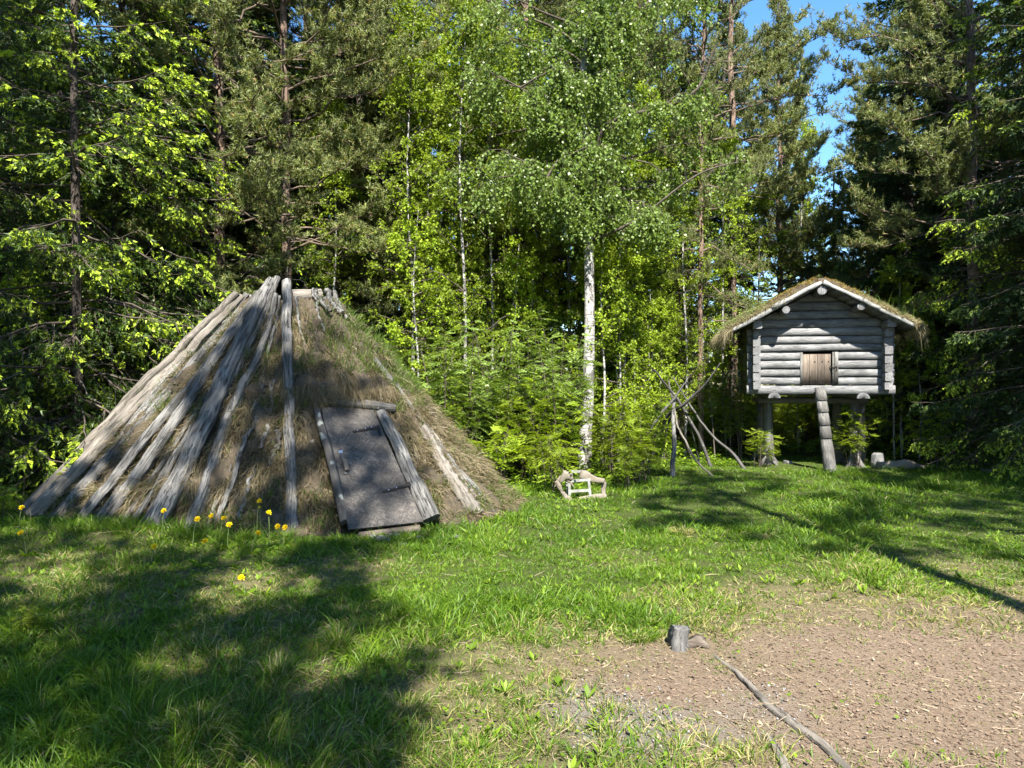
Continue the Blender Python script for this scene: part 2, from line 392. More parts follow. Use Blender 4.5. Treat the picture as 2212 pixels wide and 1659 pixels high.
# ------------------------------------------------------------------ the ground
def dirt_mask(x, y):
    x = np.asarray(x, float); y = np.asarray(y, float)
    a = 4.0 + .42 * (x - .4) - y
    b = (x - .30 + .15 * (y - 3)) * .9
    n = (fbm(x, y, 1.3) - .5) * 1.5 + (vnoise(x, y, .35) - .5) * .5
    d = np.minimum(a, b)
    return sm(d + n, -.8, 1.1) * sm(x, -1.2, .4)
def gravel_mask(x, y):
    return sm(1 - np.hypot((x - .72) / .55, (y - 3.25) / .55) + (fbm(x + 9, y, .5) - .5) * 1.8, 0, .9) * .6
def dry_mask(x, y):
    m = sm(fbm(x + 31, y + 7, 1.1), .50, .68) * (1 - sm(y, 5.6, 7.0))
    m = np.maximum(m, np.exp(-(((x + .75) / .75) ** 2 + ((y - 3.1) / .55) ** 2)) * 1.0)
    m = np.maximum(m, np.exp(-(((x + 3.9) / 1.3) ** 2 + ((y - 5.9) / .8) ** 2)) * .85)
    ed = dirt_mask(x, y)
    return np.clip(np.maximum(m * .75, 4 * ed * (1 - ed) * .8), 0, 1)
def gh(x, y):
    x = np.asarray(x, float); y = np.asarray(y, float)
    h = (fbm(x, y, 3.5) - .5) * .10 + (fbm(x + 5, y + 3, .8) - .5) * .035
    h = h + .12 * np.exp(-(((x + 4.6) / 1.8) ** 2 + ((y - 7.0) / .8) ** 2))
    h = h + 1.0 * sm(y, 14.6, 25)
    return h

def edge_y(x):
    """where the mown clearing ends"""
    return np.interp(x, [-14, -7, -5.5, -.6, .2, 1.2, 2.4, 4.0, 6.5, 8.2, 14], [7.0, 7.6, 9.2, 10.2, 10.0, 10.6, 12.3, 13.6, 13.9, 13.0, 11.5])

def ground_mesh():
    xs = np.concatenate([[-400, -200, -90, -50, -30, -20, -15, -12], np.arange(-10, 12.01, .09), [14, 17, 22, 32, 52, 90, 200, 400]])
    ys = np.concatenate([[-300, -120, -50, -20, -10, -5, -2], np.arange(0, 15, .08), [15.5, 16.2, 17, 18, 19, 20, 22, 25, 30, 40, 60, 100, 200, 400]])
    Xg, Yg = np.meshgrid(xs, ys)
    x = Xg.ravel(); y = Yg.ravel()
    z = gh(x, y)
    me = bpy.data.meshes.new('ground')
    nx, ny = len(xs), len(ys)
    i, j = np.meshgrid(np.arange(nx - 1), np.arange(ny - 1)); b = (j * nx + i).ravel()
    q = np.stack([b, b + 1, b + nx + 1, b + nx], -1)
    me.vertices.add(len(x)); me.vertices.foreach_set('co', np.stack([x, y, z], -1).astype(np.float32).ravel())
    me.loops.add(q.size); me.loops.foreach_set('vertex_index', q.ravel().astype(np.int32))
    me.polygons.add(len(q)); me.polygons.foreach_set('loop_start', (np.arange(len(q)) * 4).astype(np.int32))
    me.polygons.foreach_set('use_smooth', np.ones(len(q), bool))
    for nm, f in (('dirt', dirt_mask), ('gravel', gravel_mask), ('dry', dry_mask)):
        a = me.attributes.new(nm, 'FLOAT', 'POINT'); a.data.foreach_set('value', f(x, y).astype(np.float32))
    me.update(calc_edges=True)
    return me
def ground_mat():
    m, nt, out = new_mat('earth_and_turf'); L = nt.links; N = nt.nodes.new
    tc = N('ShaderNodeTexCoord')
    def noise(s, d=6, ro=.6):
        n = N('ShaderNodeTexNoise'); n.inputs['Scale'].default_value = s; n.inputs['Detail'].default_value = d; n.inputs['Roughness'].default_value = ro
        L.new(tc.outputs['Object'], n.inputs['Vector']); return n.outputs[0]
    def mix(f, a, b):
        x = N('ShaderNodeMix'); x.data_type = 'RGBA'; L.new(f, x.inputs[0]); L.new(a, x.inputs[6]); L.new(b, x.inputs[7]); return x.outputs[2]
    def att(n):
        a = N('ShaderNodeAttribute'); a.attribute_name = n; return a.outputs['Fac']
    nf = noise(75, 7, .8)
    turf = ramp(nt, [(.35, (.015, .025, .005)), (.55, (.055, .075, .016)), (.7, (.12, .115, .04))]); L.new(nf, turf.inputs[0])
    dry = ramp(nt, [(.3, (.09, .07, .035)), (.6, (.17, .14, .075)), (.8, (.26, .22, .13))]); L.new(nf, dry.inputs[0])
    dirt = ramp(nt, [(.25, (.07, .05, .034)), (.5, (.165, .122, .085)), (.75, (.27, .21, .155))]); L.new(noise(70, 7, .75), dirt.inputs[0])
    grav = ramp(nt, [(.3, (.09, .085, .08)), (.55, (.19, .18, .17)), (.75, (.3, .285, .27))]); L.new(noise(120, 3, .8), grav.inputs[0])
    c = mix(att('dry'), turf.outputs[0], dry.outputs[0])
    c = mix(att('dirt'), c, dirt.outputs[0])
    c = mix(att('gravel'), c, grav.outputs[0])
    b = N('ShaderNodeBsdfPrincipled'); b.inputs['Roughness'].default_value = .95; b.inputs['Specular IOR Level'].default_value = .15
    L.new(c, b.inputs['Base Color'])
    bm_ = N('ShaderNodeBump'); bm_.inputs['Strength'].default_value = .8; bm_.inputs['Distance'].default_value = .02
    L.new(noise(60, 8, .75), bm_.inputs['Height']); L.new(bm_.outputs[0], b.inputs['Normal']); L.new(b.outputs[0], out.inputs[0])
    return m
gm = ground_mesh(); gm.materials.append(ground_mat())
ground = obj('ground', gm); tag(ground, kind='structure')

# ------------------------------------------------------------------ the turf hut with leaning poles
HUT = np.array([-3.1, 9.2, 0.0])
def cone_params(z):
    t = np.asarray(z, float) / 2.75
    return -3.1 + .2 * t, 9.2, np.maximum(3.1 - 2.6 * t, .16), np.maximum(2.2 - 1.8 * t, .14)
def cone_pt(phi, z, off=0.0):
    cx, cy, a, b = cone_params(z)
    n = nrm(np.stack([np.cos(phi) / a, np.sin(phi) / b], -1))
    n3 = nrm(np.concatenate([n, np.full(n.shape[:-1] + (1,), .82)], -1))
    p = np.stack([cx + a * np.cos(phi), cy + b * np.sin(phi), np.broadcast_to(z, np.shape(phi)).astype(float)], -1)
    return p + n3 * np.asarray(off)[..., None], n3
def on_cone(u, v, off=.05):
    Y = np.arange(5.5, 11.5, .01)
    P = D(u, v, 1.0)[None, :] * 0
    Xs = (u - 1106) * Y / 1475; Z = EYE - (v - 829.5) * Y / 1475
    cx, cy, a, b = cone_params(Z)
    f = np.sqrt(((Xs - cx) / (a + off * 1.25)) ** 2 + ((Y - cy) / (b + off * 1.25)) ** 2) - 1
    k = np.where(f <= 0)[0]
    i = k[0] if len(k) else int(np.argmin(f))
    return np.array([Xs[i], Y[i], max(Z[i], -.08)])

hut = empty('turf_hut', HUT)
tag(hut, 'large conical turf hut of grey leaning poles with a slanting board door', 'hut')
def local_obj(name, pts, rad, mat, parent, porg, sides=10, n=14, rough=.16, rnd=.5, jitter=0.0, flat=1.0, groove=True):
    """a bent pole or log in its own frame (local Z runs along it) so that its grain follows it"""
    p = smooth_path(pts, n)
    if jitter:
        w = np.cumsum(rng.normal(size=(n, 3)), 0) * jitter; w -= np.linspace(0, 1, n)[:, None] * w[-1]; p = p + w
    z = nrm(p[-1] - p[0]); ref = np.array([0, 0, 1.]) if abs(z[2]) < .9 else np.array([1., 0, 0])
    x = nrm(np.cross(ref, z)); y = np.cross(z, x)
    Rm = np.stack([x, y, z], 1)
    q = (p - p[0]) @ Rm
    rad = np.interp(np.linspace(0, 1, n), np.linspace(0, 1, len(rad)), rad) if np.ndim(rad) else np.full(n, rad)
    mb = MB(); ang = np.arange(sides) * 2 * math.pi / sides
    prof = 1 + rough * (rng.random(sides) - .5) * 1.5
    if groove:
        g = rng.integers(sides, size=2); prof[g] -= .22
    tw = np.cumsum(rng.normal(size=n) * .05)
    rr = rad[:, None] * prof[None] * (1 + rough * .55 * (rng.random((n, sides)) - .5))
    A = ang[None] + tw[:, None]
    v = np.stack([q[:, 0:1] + np.cos(A) * rr * flat, q[:, 1:2] + np.sin(A) * rr, q[:, 2:3] + 0 * A], -1)
    i = np.arange(n - 1)[:, None] * sides; j = np.arange(sides)[None]; j2 = (j + 1) % sides
    Q = np.stack([i + j, i + j2, i + sides + j2, i + sides + j], -1).reshape(-1, 4)
    mb.add(v.reshape(-1, 3), quads=Q, rnd=rnd)
    for k, fl in ((0, 1), (n - 1, 0)):
        c = q[k] + np.array([0, 0, .012 * (-1 if fl else 1)])
        tr = [((jj + 1) % sides, jj, sides) if fl else (jj, (jj + 1) % sides, sides) for jj in range(sides)]
        mb.add(np.vstack([v[k], c]), tris=tr, rnd=rnd)
    me = mb.mesh(name, mat, smooth=True)
    o = obj(name, me, parent)
    Mx = Matrix(((Rm[0, 0], Rm[0, 1], Rm[0, 2], p[0][0] - porg[0]), (Rm[1, 0], Rm[1, 1], Rm[1, 2], p[0][1] - porg[1]), (Rm[2, 0], Rm[2, 1], Rm[2, 2], p[0][2] - porg[2]), (0, 0, 0, 1)))
    o.matrix_local = Mx
    return o

DOORPHI = math.atan2(-.83, .58)
def sod_off(phi, z):
    d = np.arctan2(np.sin(phi - DOORPHI), np.cos(phi - DOORPHI))
    inside = 1 - sm(np.abs(d), .14, .22)
    o = (vnoise(phi * 6, z * 3.5, .6) - .5) * .15 + (vnoise(phi * 16, z * 8, .6) - .5) * .09 + (vnoise(phi * 40, z * 18, .6) - .5) * .04
    o = o - .16 * inside * (1 - sm(z, 1.36, 1.48))
    o = o + .16 * (1 - sm(np.abs(d), .28, .42)) * sm(z, 1.36, 1.5) * (1 - sm(z, 1.5, 2.1))
    o = o + .10 * sm(-z, -.25, .1)
    return o
def hut_sod():
    nph, nz = 260, 80
    zs = np.linspace(-.12, 2.72, nz); ph = np.arange(nph) * 2 * math.pi / nph
    P, Z = np.meshgrid(ph, zs)
    v, n = cone_pt(P.ravel(), Z.ravel(), sod_off(P.ravel(), Z.ravel()))
    i = np.arange(nz - 1)[:, None] * nph; j = np.arange(nph)[None]; j2 = (j + 1) % nph
    q = np.stack([i + j, i + j2, i + nph + j2, i + nph + j], -1).reshape(-1, 4)
    mb = MB(); mb.add(v - HUT, quads=q)
    # rim turned inwards at the smoke hole
    top = v[-nph:] - HUT; inn = top * [.7, .7, 1] + [.06, 0, -.45]
    vv = np.vstack([top, inn]); jj = np.arange(nph); j2 = (jj + 1) % nph
    mb.add(vv, quads=np.stack([jj, j2, nph + j2, nph + jj], -1))
    return mb.mesh('sod', M['soil'], smooth=True)
obj('sod', hut_sod(), hut)

def hut_grass():
    mb = MB()
    n = 112000
    phi = rng.uniform(-math.pi, math.pi, n)
    front = rng.random(n) < .9
    phi[front] = rng.uniform(-2.9, .35, front.sum())
    z = 2.7 * (1 - np.sqrt(rng.random(n)))
    z = np.clip(z, -.05, 2.65)
    d = np.abs(np.arctan2(np.sin(phi - DOORPHI), np.cos(phi - DOORPHI)))
    keep = ~((d < .18) & (z < 1.4))
    # clumpy cover
    keep &= rng.random(n) < .45 + .55 * sm(vnoise(phi * 12, z * 8, .5), .3, .6)
    phi, z, d = phi[keep], z[keep], d[keep]; n = len(phi)
    p, nn = cone_pt(phi, z, sod_off(phi, z) - .01)
    cx, cy, a, b = cone_params(z)
    down = nrm(np.stack([np.cos(phi) * a, np.sin(phi) * b, np.full(n, -2.0)], -1))
    dir_ = nrm(down * rng.uniform(-.1, 1.1, (n, 1)) + nn * rng.uniform(.1, .8, (n, 1)) + rdir(n) * .55)
    L = rng.uniform(.08, .26, n)
    r = np.clip(.15 + 1.1 * (fbm(phi * 8, z * 6, .5) - .25) + rng.normal(size=n) * .16, 0, .86)
    green = ((phi > -1.0) & (z > 1.45) & (rng.random(n) < .45)) | (rng.random(n) < .07 + .3 * (z < .4) + .3 * (vnoise(phi * 7 + 3, z * 4, .5) > .62))
    # long green grass growing upright high on the right flank
    dir_[green] = nrm(nn[green] * .5 + np.array([.1, -.1, .9]) + rdir(green.sum()) * .35)
    L[green] = rng.uniform(.08, .26, green.sum()) * np.where(z[green] < 1.2, .6, 1)
    r[green] = rng.uniform(.91, 1, green.sum())
    brow = (d < .4) & (z > 1.42) & (z < 1.62)
    dir_[brow] = nrm(down[brow] * 1.2 + rdir(brow.sum()) * .45 + [0, 0, -.5]); L[brow] = rng.uniform(.12, .30, brow.sum())
    r[brow] = rng.random(brow.sum()) * .8
    bend = np.tile([0, 0, -.8], (n, 1)) * np.where(green, .2, .7)[:, None] + rdir(n) * .35
    blades(mb, p - HUT, dir_, L, rng.uniform(.0035, .008, n), bend, rnd=r)
    # overhanging fringe above the door
    n = 3800
    phi = DOORPHI + rng.uniform(-.42, .42, n); z = np.full(n, 1.0) * rng.uniform(1.42, 1.5, n)
    p, nn = cone_pt(phi, z, rng.uniform(.04, .16, n))
    dd = nrm(np.tile([.15, -.25, -1.], (n, 1)) + rdir(n) * .45)
    blades(mb, p - HUT, dd, rng.uniform(.06, .22, n), .004, rdir(n) * .4, rnd=rng.random(n) * .85)
    return mb.mesh('dry_grass', M['dry'])
o = obj('dry_grass', hut_grass(), hut); tag(o, kind='stuff')

#          control points (top ... foot), radii top -> foot, material
POLES = [
    ([(513, 634), (300, 846), (64, 1098)], (.055, .10), 'pole_warm'),
    ([(524, 640), (330, 850), (82, 1112)], (.055, .115), 'pole_warm'),
    ([(534, 636), (370, 812), (120, 1128)], (.04, .075), 'pole'),
    ([(545, 640), (420, 775), (215, 1010), (92, 1158)], (.05, .08), 'pole'),
    ([(560, 632), (440, 800), (290, 985), (160, 1152)], (.05, .062), 'pole'),
    ([(577, 618), (480, 757), (350, 950), (212, 1140)], (.06, .085), 'pole'),
    ([(566, 668), (505, 760), (395, 925), (247, 1158)], (.022, .038), 'pole'),
    ([(588, 604), (535, 720), (440, 930), (330, 1126)], (.062, .11), 'pole'),
    ([(600, 599), (560, 690), (500, 812), (435, 960)], (.05, .05), 'pole'),
    ([(596, 636), (570, 745), (510, 880), (462, 1010), (410, 1142)], (.04, .075), 'pole'),
    ([(551, 650), (455, 790), (330, 960), (188, 1148)], (.03, .045), 'pole'),
    ([(583, 640), (500, 790), (385, 985), (272, 1152)], (.024, .036), 'pole'),
    ([(590, 632), (522, 760), (425, 930), (298, 1142)], (.02, .03), 'pole_dark'),
    ([(604, 640), (590, 740), (545, 880), (490, 1010), (440, 1140)], (.02, .03), 'pole'),
    ([(559, 893), (530, 970), (470, 1132)], (.022, .035), 'pole'),
    ([(550, 1012), (518, 1115)], (.02, .026), 'pole'),
    ([(617, 608), (622, 760), (628, 940), (633, 1172)], (.068, .072), 'pole'),
    ([(592, 822), (580, 890), (564, 970)], (.022, .026), 'pole'),
    ([(577, 820), (566, 850)], (.02, .022), 'pole'),
    ([(598, 926), (584, 1010)], (.034, .04), 'pole_dark'),
    ([(639, 642), (655, 720), (677, 824)], (.02, .024), 'pole'),
    ([(677, 623), (684, 670), (699, 717)], (.02, .02), 'pole'),
    ([(682, 625), (712, 672)], (.034, .034), 'pole'),
    ([(704, 626), (738, 676)], (.045, .045), 'pole'),
    ([(722, 630), (752, 690)], (.032, .035), 'pole'),
    ([(793, 812), (815, 842)], (.032, .036), 'pole'),
    ([(808, 775), (880, 872), (980, 1000), (1071, 1124)], (.035, .05), 'pole'),
    ([(830, 808), (930, 930), (1060, 1112)], (.03, .04), 'pole_warm'),
    ([(912, 922), (960, 1005), (1026, 1104)], (.05, .085), 'pole_warm'),
    ([(752, 833), (757, 844)], (.022, .022), 'pole'),
]
for pts, rad, mt in POLES:
    w = [on_cone(u, v, off=(rad[0] + rad[1]) * .35 + .02) for u, v in pts]
    w = w[::-1]
    if w[0][2] < .35: w[0] = w[0] + nrm(w[0] - w[-1]) * .05
    local_obj('pole', w, (rad[1] * .88, (rad[0] + rad[1]) / 2 * .92, rad[0] * .9), M[mt], hut, HUT, sides=14, n=34, rough=.34, jitter=.0085)
# poles on the far side that show from the flanks
for ph in (2.75, 2.4, 2.0, 1.5, 1.1):
    a, _ = cone_pt(np.array([ph]), np.array([0.0]), np.array([.12])); b, _ = cone_pt(np.array([ph]), np.array([2.75]), np.array([.10]))
    local_obj('pole', [a[0], (a[0] + b[0]) / 2, b[0] + [0, 0, rng.uniform(-.1, .15)]], (.085, .05), M['pole'], hut, HUT, sides=8, n=8)
# pale worn block in the smoke hole
local_obj('smoke_hole_log', [on_cone(628, 640, .0) + [0, .05, 0], on_cone(692, 636, .0) + [0, .05, 0]], (.09, .08), M['pole_warm'], hut, HUT, n=6)
# door: frame
def dpt(u, v, Y): return D(u, v, Y)
BL, BR, TLc, TRc = D(753, 1145, 7.0), D(914, 1128, 7.38), D(695, 876, 7.93), D(802, 885, 8.27)
dx = nrm(BR - BL); dz_ = nrm((TLc + TRc) / 2 - (BL + BR) / 2); dn = nrm(np.cross(dx, dz_)); dz2 = np.cross(dn, dx)
dn = -dn if dn[1] > 0 else dn
def door_local(P): q = P - BL; return np.array([q @ dx, q @ dn, q @ dz2])
Mdoor = Matrix([[dx[i], -dn[i], dz2[i], (BL - HUT)[i]] for i in range(3)] + [[0, 0, 0, 1]])
def plate(poly, y0, y1, mat, name, parent, bev=0, nseg=1):
    """polygon in (x, z) given thickness y0..y1"""
    mb = MB(); n = len(poly)
    v = [(x, y0, z) for x, z in poly] + [(x, y1, z) for x, z in poly]
    me = bpy.data.meshes.new(name)
    f = [tuple(range(n)), tuple(range(2 * n - 1, n - 1, -1))] + [(i, i + n, (i + 1) % n + n, (i + 1) % n) for i in range(n)]
    me.from_pydata(v, [], f); me.materials.append(mat); me.update()
    return obj(name, me, parent)
door_grp_poly = [(door_local(P)[0], door_local(P)[2]) for P in (BL, BR, TRc, TLc)]
d_o = plate(door_grp_poly, -.012, .012, M['osb'], 'door', hut); d_o.matrix_local = Mdoor
def on_door(u, v, lift=.02):
    o_ = np.array([0, 0, EYE]); r = D(u, v, 1.0) - o_; nn = dn
    t = ((BL + nn * lift - o_) @ nn) / (r @ nn); return door_local(o_ + r * t)
def door_part(pts, th, mat, name, y=-.014):
    pl = [(on_door(u, v)[0], on_door(u, v)[2]) for u, v in pts]
    return plate(pl, y - th, y, mat, name, d_o)
s_ = .3743
def c2(x, y): return (540 + x * s_, 567 + y * s_)
door_part([c2(590, 972), c2(745, 938), c2(748, 958), c2(600, 982)], .008, M['iron'], 'strap_hinge')
door_part([c2(760, 1322), c2(922, 1272), c2(925, 1292), c2(770, 1330)], .008, M['iron'], 'strap_hinge')
door_part([c2(726, 945), c2(742, 940), c2(762, 1000), c2(748, 1002)], .006, M['iron'], 'hinge_pin')
door_part([c2(870, 1292), c2(920, 1268), c2(928, 1288), c2(872, 1306)], .016, M['iron'], 'hinge_pin')
door_part([c2(508, 1090), c2(528, 1088), c2(560, 1222), c2(538, 1222)], .012, M['pole'], 'handle_board')
door_part([c2(528, 1140), c2(556, 1150), c2(568, 1205), c2(545, 1210)], .045, M['door_z'], 'handle')
door_part([c2(510, 1090), c2(532, 1086), c2(534, 1100), c2(512, 1102)], .016, M['steel'], 'hasp')
for bx, by in ((620, 970), (665, 960), (700, 951), (800, 1314), (845, 1300)):
    q = on_door(*c2(bx, by)); mb = MB(); tube(mb, [(q[0], -.022, q[2]), (q[0], -.028, q[2])], .007, 6); obj('bolt', mb.mesh('bolt', M['steel']), d_o)
# padlock: body and shackle
q = on_door(*c2(474, 1160))
mb = MB(); pl = plate([(q[0] - .028, q[2] - .03), (q[0] + .026, q[2] - .036), (q[0] + .03, q[2] + .012), (q[0] - .024, q[2] + .02)], -.045, -.02, M['brass'], 'padlock', d_o)
mb = MB(); tt = np.linspace(0, math.pi, 8)
tube(mb, np.stack([q[0] - .008 + .018 * np.cos(tt), np.full(8, -.032), q[2] + .015 + .035 * np.sin(tt)], -1), .0045, 6); obj('shackle', mb.mesh('shackle', M['steel'], True), pl)
mb = MB(); tube(mb, [(q[0] - .01, -.025, q[2] + .03), (q[0] + .06, -.025, q[2] + .02)], .006, 5); obj('staple', mb.mesh('staple', M['iron']), d_o)
# boards and jambs around the door
def quad_board(a, b, c, d_, th, mat, name):
    a, b, c, d_ = map(np.array, (a, b, c, d_)); n = nrm(np.cross(b - a, d_ - a)); n = -n if n[1] > 0 else n
    z = nrm(d_ - a); x = nrm(b - a - z * ((b - a) @ z)); y = np.cross(z, x)
    Rm = np.stack([x, y, z], 1); P = [(p - a) @ Rm for p in (a, b, c, d_)]
    sgn = 1 if (y @ n) > 0 else -1
    v = [tuple(p) for p in P] + [tuple(p - np.array([0, sgn * th, 0])) for p in P]
    me = bpy.data.meshes.new(name); me.from_pydata(v, [], [(0, 1, 2, 3), (7, 6, 5, 4), (0, 4, 5, 1), (1, 5, 6, 2), (2, 6, 7, 3), (3, 7, 4, 0)]); me.materials.append(mat); me.update()
    o = obj(name, me, hut); org = a - HUT
    o.matrix_local = Matrix([[Rm[i, 0], Rm[i, 1], Rm[i, 2], org[i]] for i in range(3)] + [[0, 0, 0, 1]])
    return o
local_obj('door_jamb', [D(930, 1122, 7.5), D(868, 985, 7.95), D(812, 872, 8.3)], (.10, .075, .05), M['pole'], hut, HUT, n=18, rough=.35, jitter=.008)
local_obj('door_jamb', [D(745, 1128, 7.1), D(712, 985, 7.5), D(680, 876, 7.98)], (.055, .05, .045), M['pole_dark'], hut, HUT, n=14, rough=.3)
local_obj('lintel', [D(642, 858, 7.98), D(745, 868, 8.1), D(854, 882, 8.33)], (.055, .06, .05), M['pole_dark'], hut, HUT, n=12)
local_obj('lintel', [D(660, 872, 8.05), D(850, 893, 8.38)], (.03, .03), M['door_z'], hut, HUT, n=8)
local_obj('threshold_log', [D(775, 1160, 7.05), D(905, 1142, 7.4)], (.05, .045), M['door_z'], hut, HUT, n=8)
local_obj('bark_strip', [D(672, 965, 7.75), D(658, 905, 7.95), D(650, 872, 8.05)], (.05, .05, .03), M['pole'], hut, HUT, n=8, rough=.4)

# ------------------------------------------------------------------ the log storehouse on posts
CAB = np.array([5.74, 12.75, 0.0]); crz = -R(12.7)
cab = empty('log_storehouse', CAB, crz)
tag(cab, 'small grey log storehouse with a sod roof raised on tall wooden posts', 'storehouse')
SL = .535; RX = -.05; RZ = 3.40
def roof_z(x): return RZ - SL * abs(x - RX)
def logx(name, x0, x1, z0, z1, y0, y1, mat, parent, n=9, cut=False, wob=.006, axis='x'):
    """hewn log along local x (or y) with eased edges; ends follow the roof slope where cut"""
    h = z1 - z0; e = min(.018, h * .2)
    prof = [(y0, z0 + .001), (y0 - .002, (z0 + z1) / 2), (y0, z1 - .013), (y0 + .035, z1 - .012), (y0 + .035, z1 - .001), (y1 - e, z1 - .001), (y1, z1 - e), (y1, z0 + e), (y1 - e, z0 + .001)]
    k = len(prof); mb = MB(); vs = []
    t = np.linspace(0, 1, n)
    wz = np.cumsum(rng.normal(size=n)) * wob * .5; wz -= np.linspace(wz[0], wz[-1], n)
    wy = rng.normal(size=n) * wob * .5
    for i, tt in enumerate(t):
        for (py, pz) in prof:
            a, b = x0, x1
            if cut:
                lim = (RZ - .05 - pz) / SL
                a = max(x0, RX - lim); b = min(x1, RX + lim)
            x = a + (b - a) * tt
            p = (x, py + wy[i] * (py < y0 + .02), pz + wz[i])
            vs.append(p if axis == 'x' else (p[1], p[0], p[2]))
    i = np.arange(n - 1)[:, None] * k; j = np.arange(k)[None]; j2 = (j + 1) % k
    q = np.stack([i + j, i + k + j, i + k + j2, i + j2], -1).reshape(-1, 4)
    mb.add(vs, quads=q)
    for s0, fl in ((0, 0), ((n - 1) * k, 1)):
        ring = np.array(vs[s0:s0 + k]); mb.add(np.vstack([ring, ring.mean(0)]), tris=[(a, (a + 1) % k, k) if not fl else ((a + 1) % k, a, k) for a in range(k)])
    return obj(name, mb.mesh(name, mat), parent)

W2, SX, WT = 1.27, 1.13, .12
rows = [1.41, 1.585]
while rows[-1] < 3.25: rows.append(rows[-1] + float(rng.uniform(.145, .165)))
DZ1 = rows[5]
for k in range(len(rows) - 1):
    z0, z1 = rows[k], rows[k + 1] - .006
    lo = k == 0
    ex = W2 + (.02 * rng.random() if not lo else .02)
    yj = rng.uniform(-.008, .008)
    if z0 > 2.62: ex = 1.2
    if 1 <= k <= 4:
        logx('wall_log', -ex, -.335, z0, z1, yj, WT, M['log_x'], cab)
        logx('wall_log', .325, ex, z0, z1, yj, WT, M['log_x'], cab)
    else:
        logx('wall_log', -ex, ex, z0, z1, yj - (.025 if lo else 0), WT, M['log_x'], cab, n=13, cut=z0 > 2.5)
    # back wall
    logx('wall_log', -ex, ex, z0, z1, 1.68, 1.68 + WT, M['log_x'], cab, n=5, cut=z0 > 2.5)
# side walls
for s in (-1, 1):
    z = 1.50
    while z < 2.50:
        z2 = z + float(rng.uniform(.15, .17))
        x0 = s * SX - .065
        logx('side_log', -.20 + rng.uniform(-.02, .02), 1.98, z, z2 - .006, x0, x0 + .13, M['log_y'], cab, n=6, axis='y')
        z = z2
    for kk in range(2):      # the two top logs reach further out and carry the eaves
        z2 = z + .155
        x0 = s * SX - .075
        logx('eave_log', -.36, 2.1, z, min(z2, 2.84) - .004, x0, x0 + .15, M['log_y'], cab, n=6, axis='y'); z = z2
# corner blocks standing out in front of the side walls are the side logs' own ends
# door
dr = empty('door', (0, 0, 0)); dr.parent = cab
px = [-.285, -.16, -.02, .10, .215]
dm = None
for k in range(4):
    nm = 'plank'
    me_ = logx(nm, px[k], px[k + 1] - .006, rows[1] + .012, DZ1 - .035, .05, .085, M['door_z'], dr, n=2, wob=0)
for bx in (-.07, .06, .17):
    for bz in (1.68, 2.02):
        mb = MB(); tube(mb, [(bx, .052, bz), (bx, .04, bz)], .012, 6); obj('nail', mb.mesh('nail', M['iron']), dr)
logx('batten', -.28, .21, rows[1] + .10, rows[1] + .17, .085, .11, M['dark_x'], dr, n=2, wob=0)
mb = MB(); tube(mb, smooth_path([(.19, .03, 1.93), (.25, -.02, 1.90), (.30, -.025, 1.93), (.285, -.02, 1.83)], 10), .009, 6); obj('latch', mb.mesh('latch', M['iron'], True), dr)
logx('door_post', -.335, -.29, rows[1], DZ1, -.012, .10, M['log_z'], cab, n=4)
logx('door_post', .225, .262, rows[1], DZ1, -.004, .10, M['dark_x'], cab, n=4)
logx('door_post', .264, .325, rows[1], DZ1, -.014, .10, M['log_z'], cab, n=4)
# floor, beams
for k in range(9):
    y = .14 + k * .165
    logx('floor_board', -1.05, 1.05, 1.385, 1.41, y, y + .158, M['dark_x'], cab, n=2, wob=0)
for bx in (-.80, .74):
    mb = MB(); nn_ = 12; ang = np.linspace(0, math.pi, 9)
    sec = np.stack([np.cos(ang) * .11, np.sin(ang) * .105], -1)
    vs = np.array([[bx + sx, yy, 1.335 + sz] for yy in (-.07, .5, 1.3, 2.05) for sx, sz in sec])
    i = np.arange(3)[:, None] * 9; j = np.arange(9)[None]; j2 = (j + 1) % 9
    mb.add(vs, quads=np.stack([i + j, i + j2, i + 9 + j2, i + 9 + j], -1).reshape(-1, 4))
    mb.add(np.vstack([vs[:9], [[bx, -.07, 1.335]]]), tris=[((a + 1) % 9, a, 9) for a in range(9)])
    mb.add(np.vstack([vs[-9:], [[bx, 2.05, 1.335]]]), tris=[(a, (a + 1) % 9, 9) for a in range(9)])
    obj('floor_beam', mb.mesh('floor_beam', M['log_y']), cab)
logx('cross_beam', -1.0, 1.0, 1.22, 1.335, .62, .76, M['dark_x'], cab)
logx('cross_beam', -1.0, 1.0, 1.22, 1.335, 1.38, 1.52, M['dark_x'], cab)
# posts with flared root feet
def wpt(lx, ly, z):
    c, s = math.cos(crz), math.sin(crz); return np.array([CAB[0] + c * lx - s * ly, CAB[1] + s * lx + c * ly, z])
for lx, ly, r0, mt in ((-.80, .70, .10, 'log_z'), (.76, .66, .10, 'log_z'), (-.86, 1.45, .11, 'dark_y'), (.62, 1.45, .12, 'dark_y')):
    base = np.array([lx, ly, -.06])
    pts = [base, base + [0, 0, .2], base + [.01, 0, .55], base + [0, 0, 1.0], base + [0, 0, 1.29]]
    o = local_obj('post', pts, (r0 * 1.55, r0 * 1.1, r0 * .86, r0 * .8, r0 * .82), M[mt], cab, np.zeros(3), n=16, rough=.25)
    for a in (.6, 2.3, 3.9, 5.3):
        dv = np.array([math.cos(a), math.sin(a), 0])
        local_obj('root_foot', [base + [0, 0, .26] + dv * r0 * .5, base + [0, 0, .13] + dv * r0 * 1.5, base + [0, 0, .0] + dv * r0 * 3], (.05, .045, .02), M[mt], cab, np.zeros(3), sides=7, n=6)
# far right corner post under the overhang
local_obj('post', [(1.13, 1.6, -.05), (1.12, 1.6, 1.4)], (.10, .09), M['dark_y'], cab, np.zeros(3), n=8)
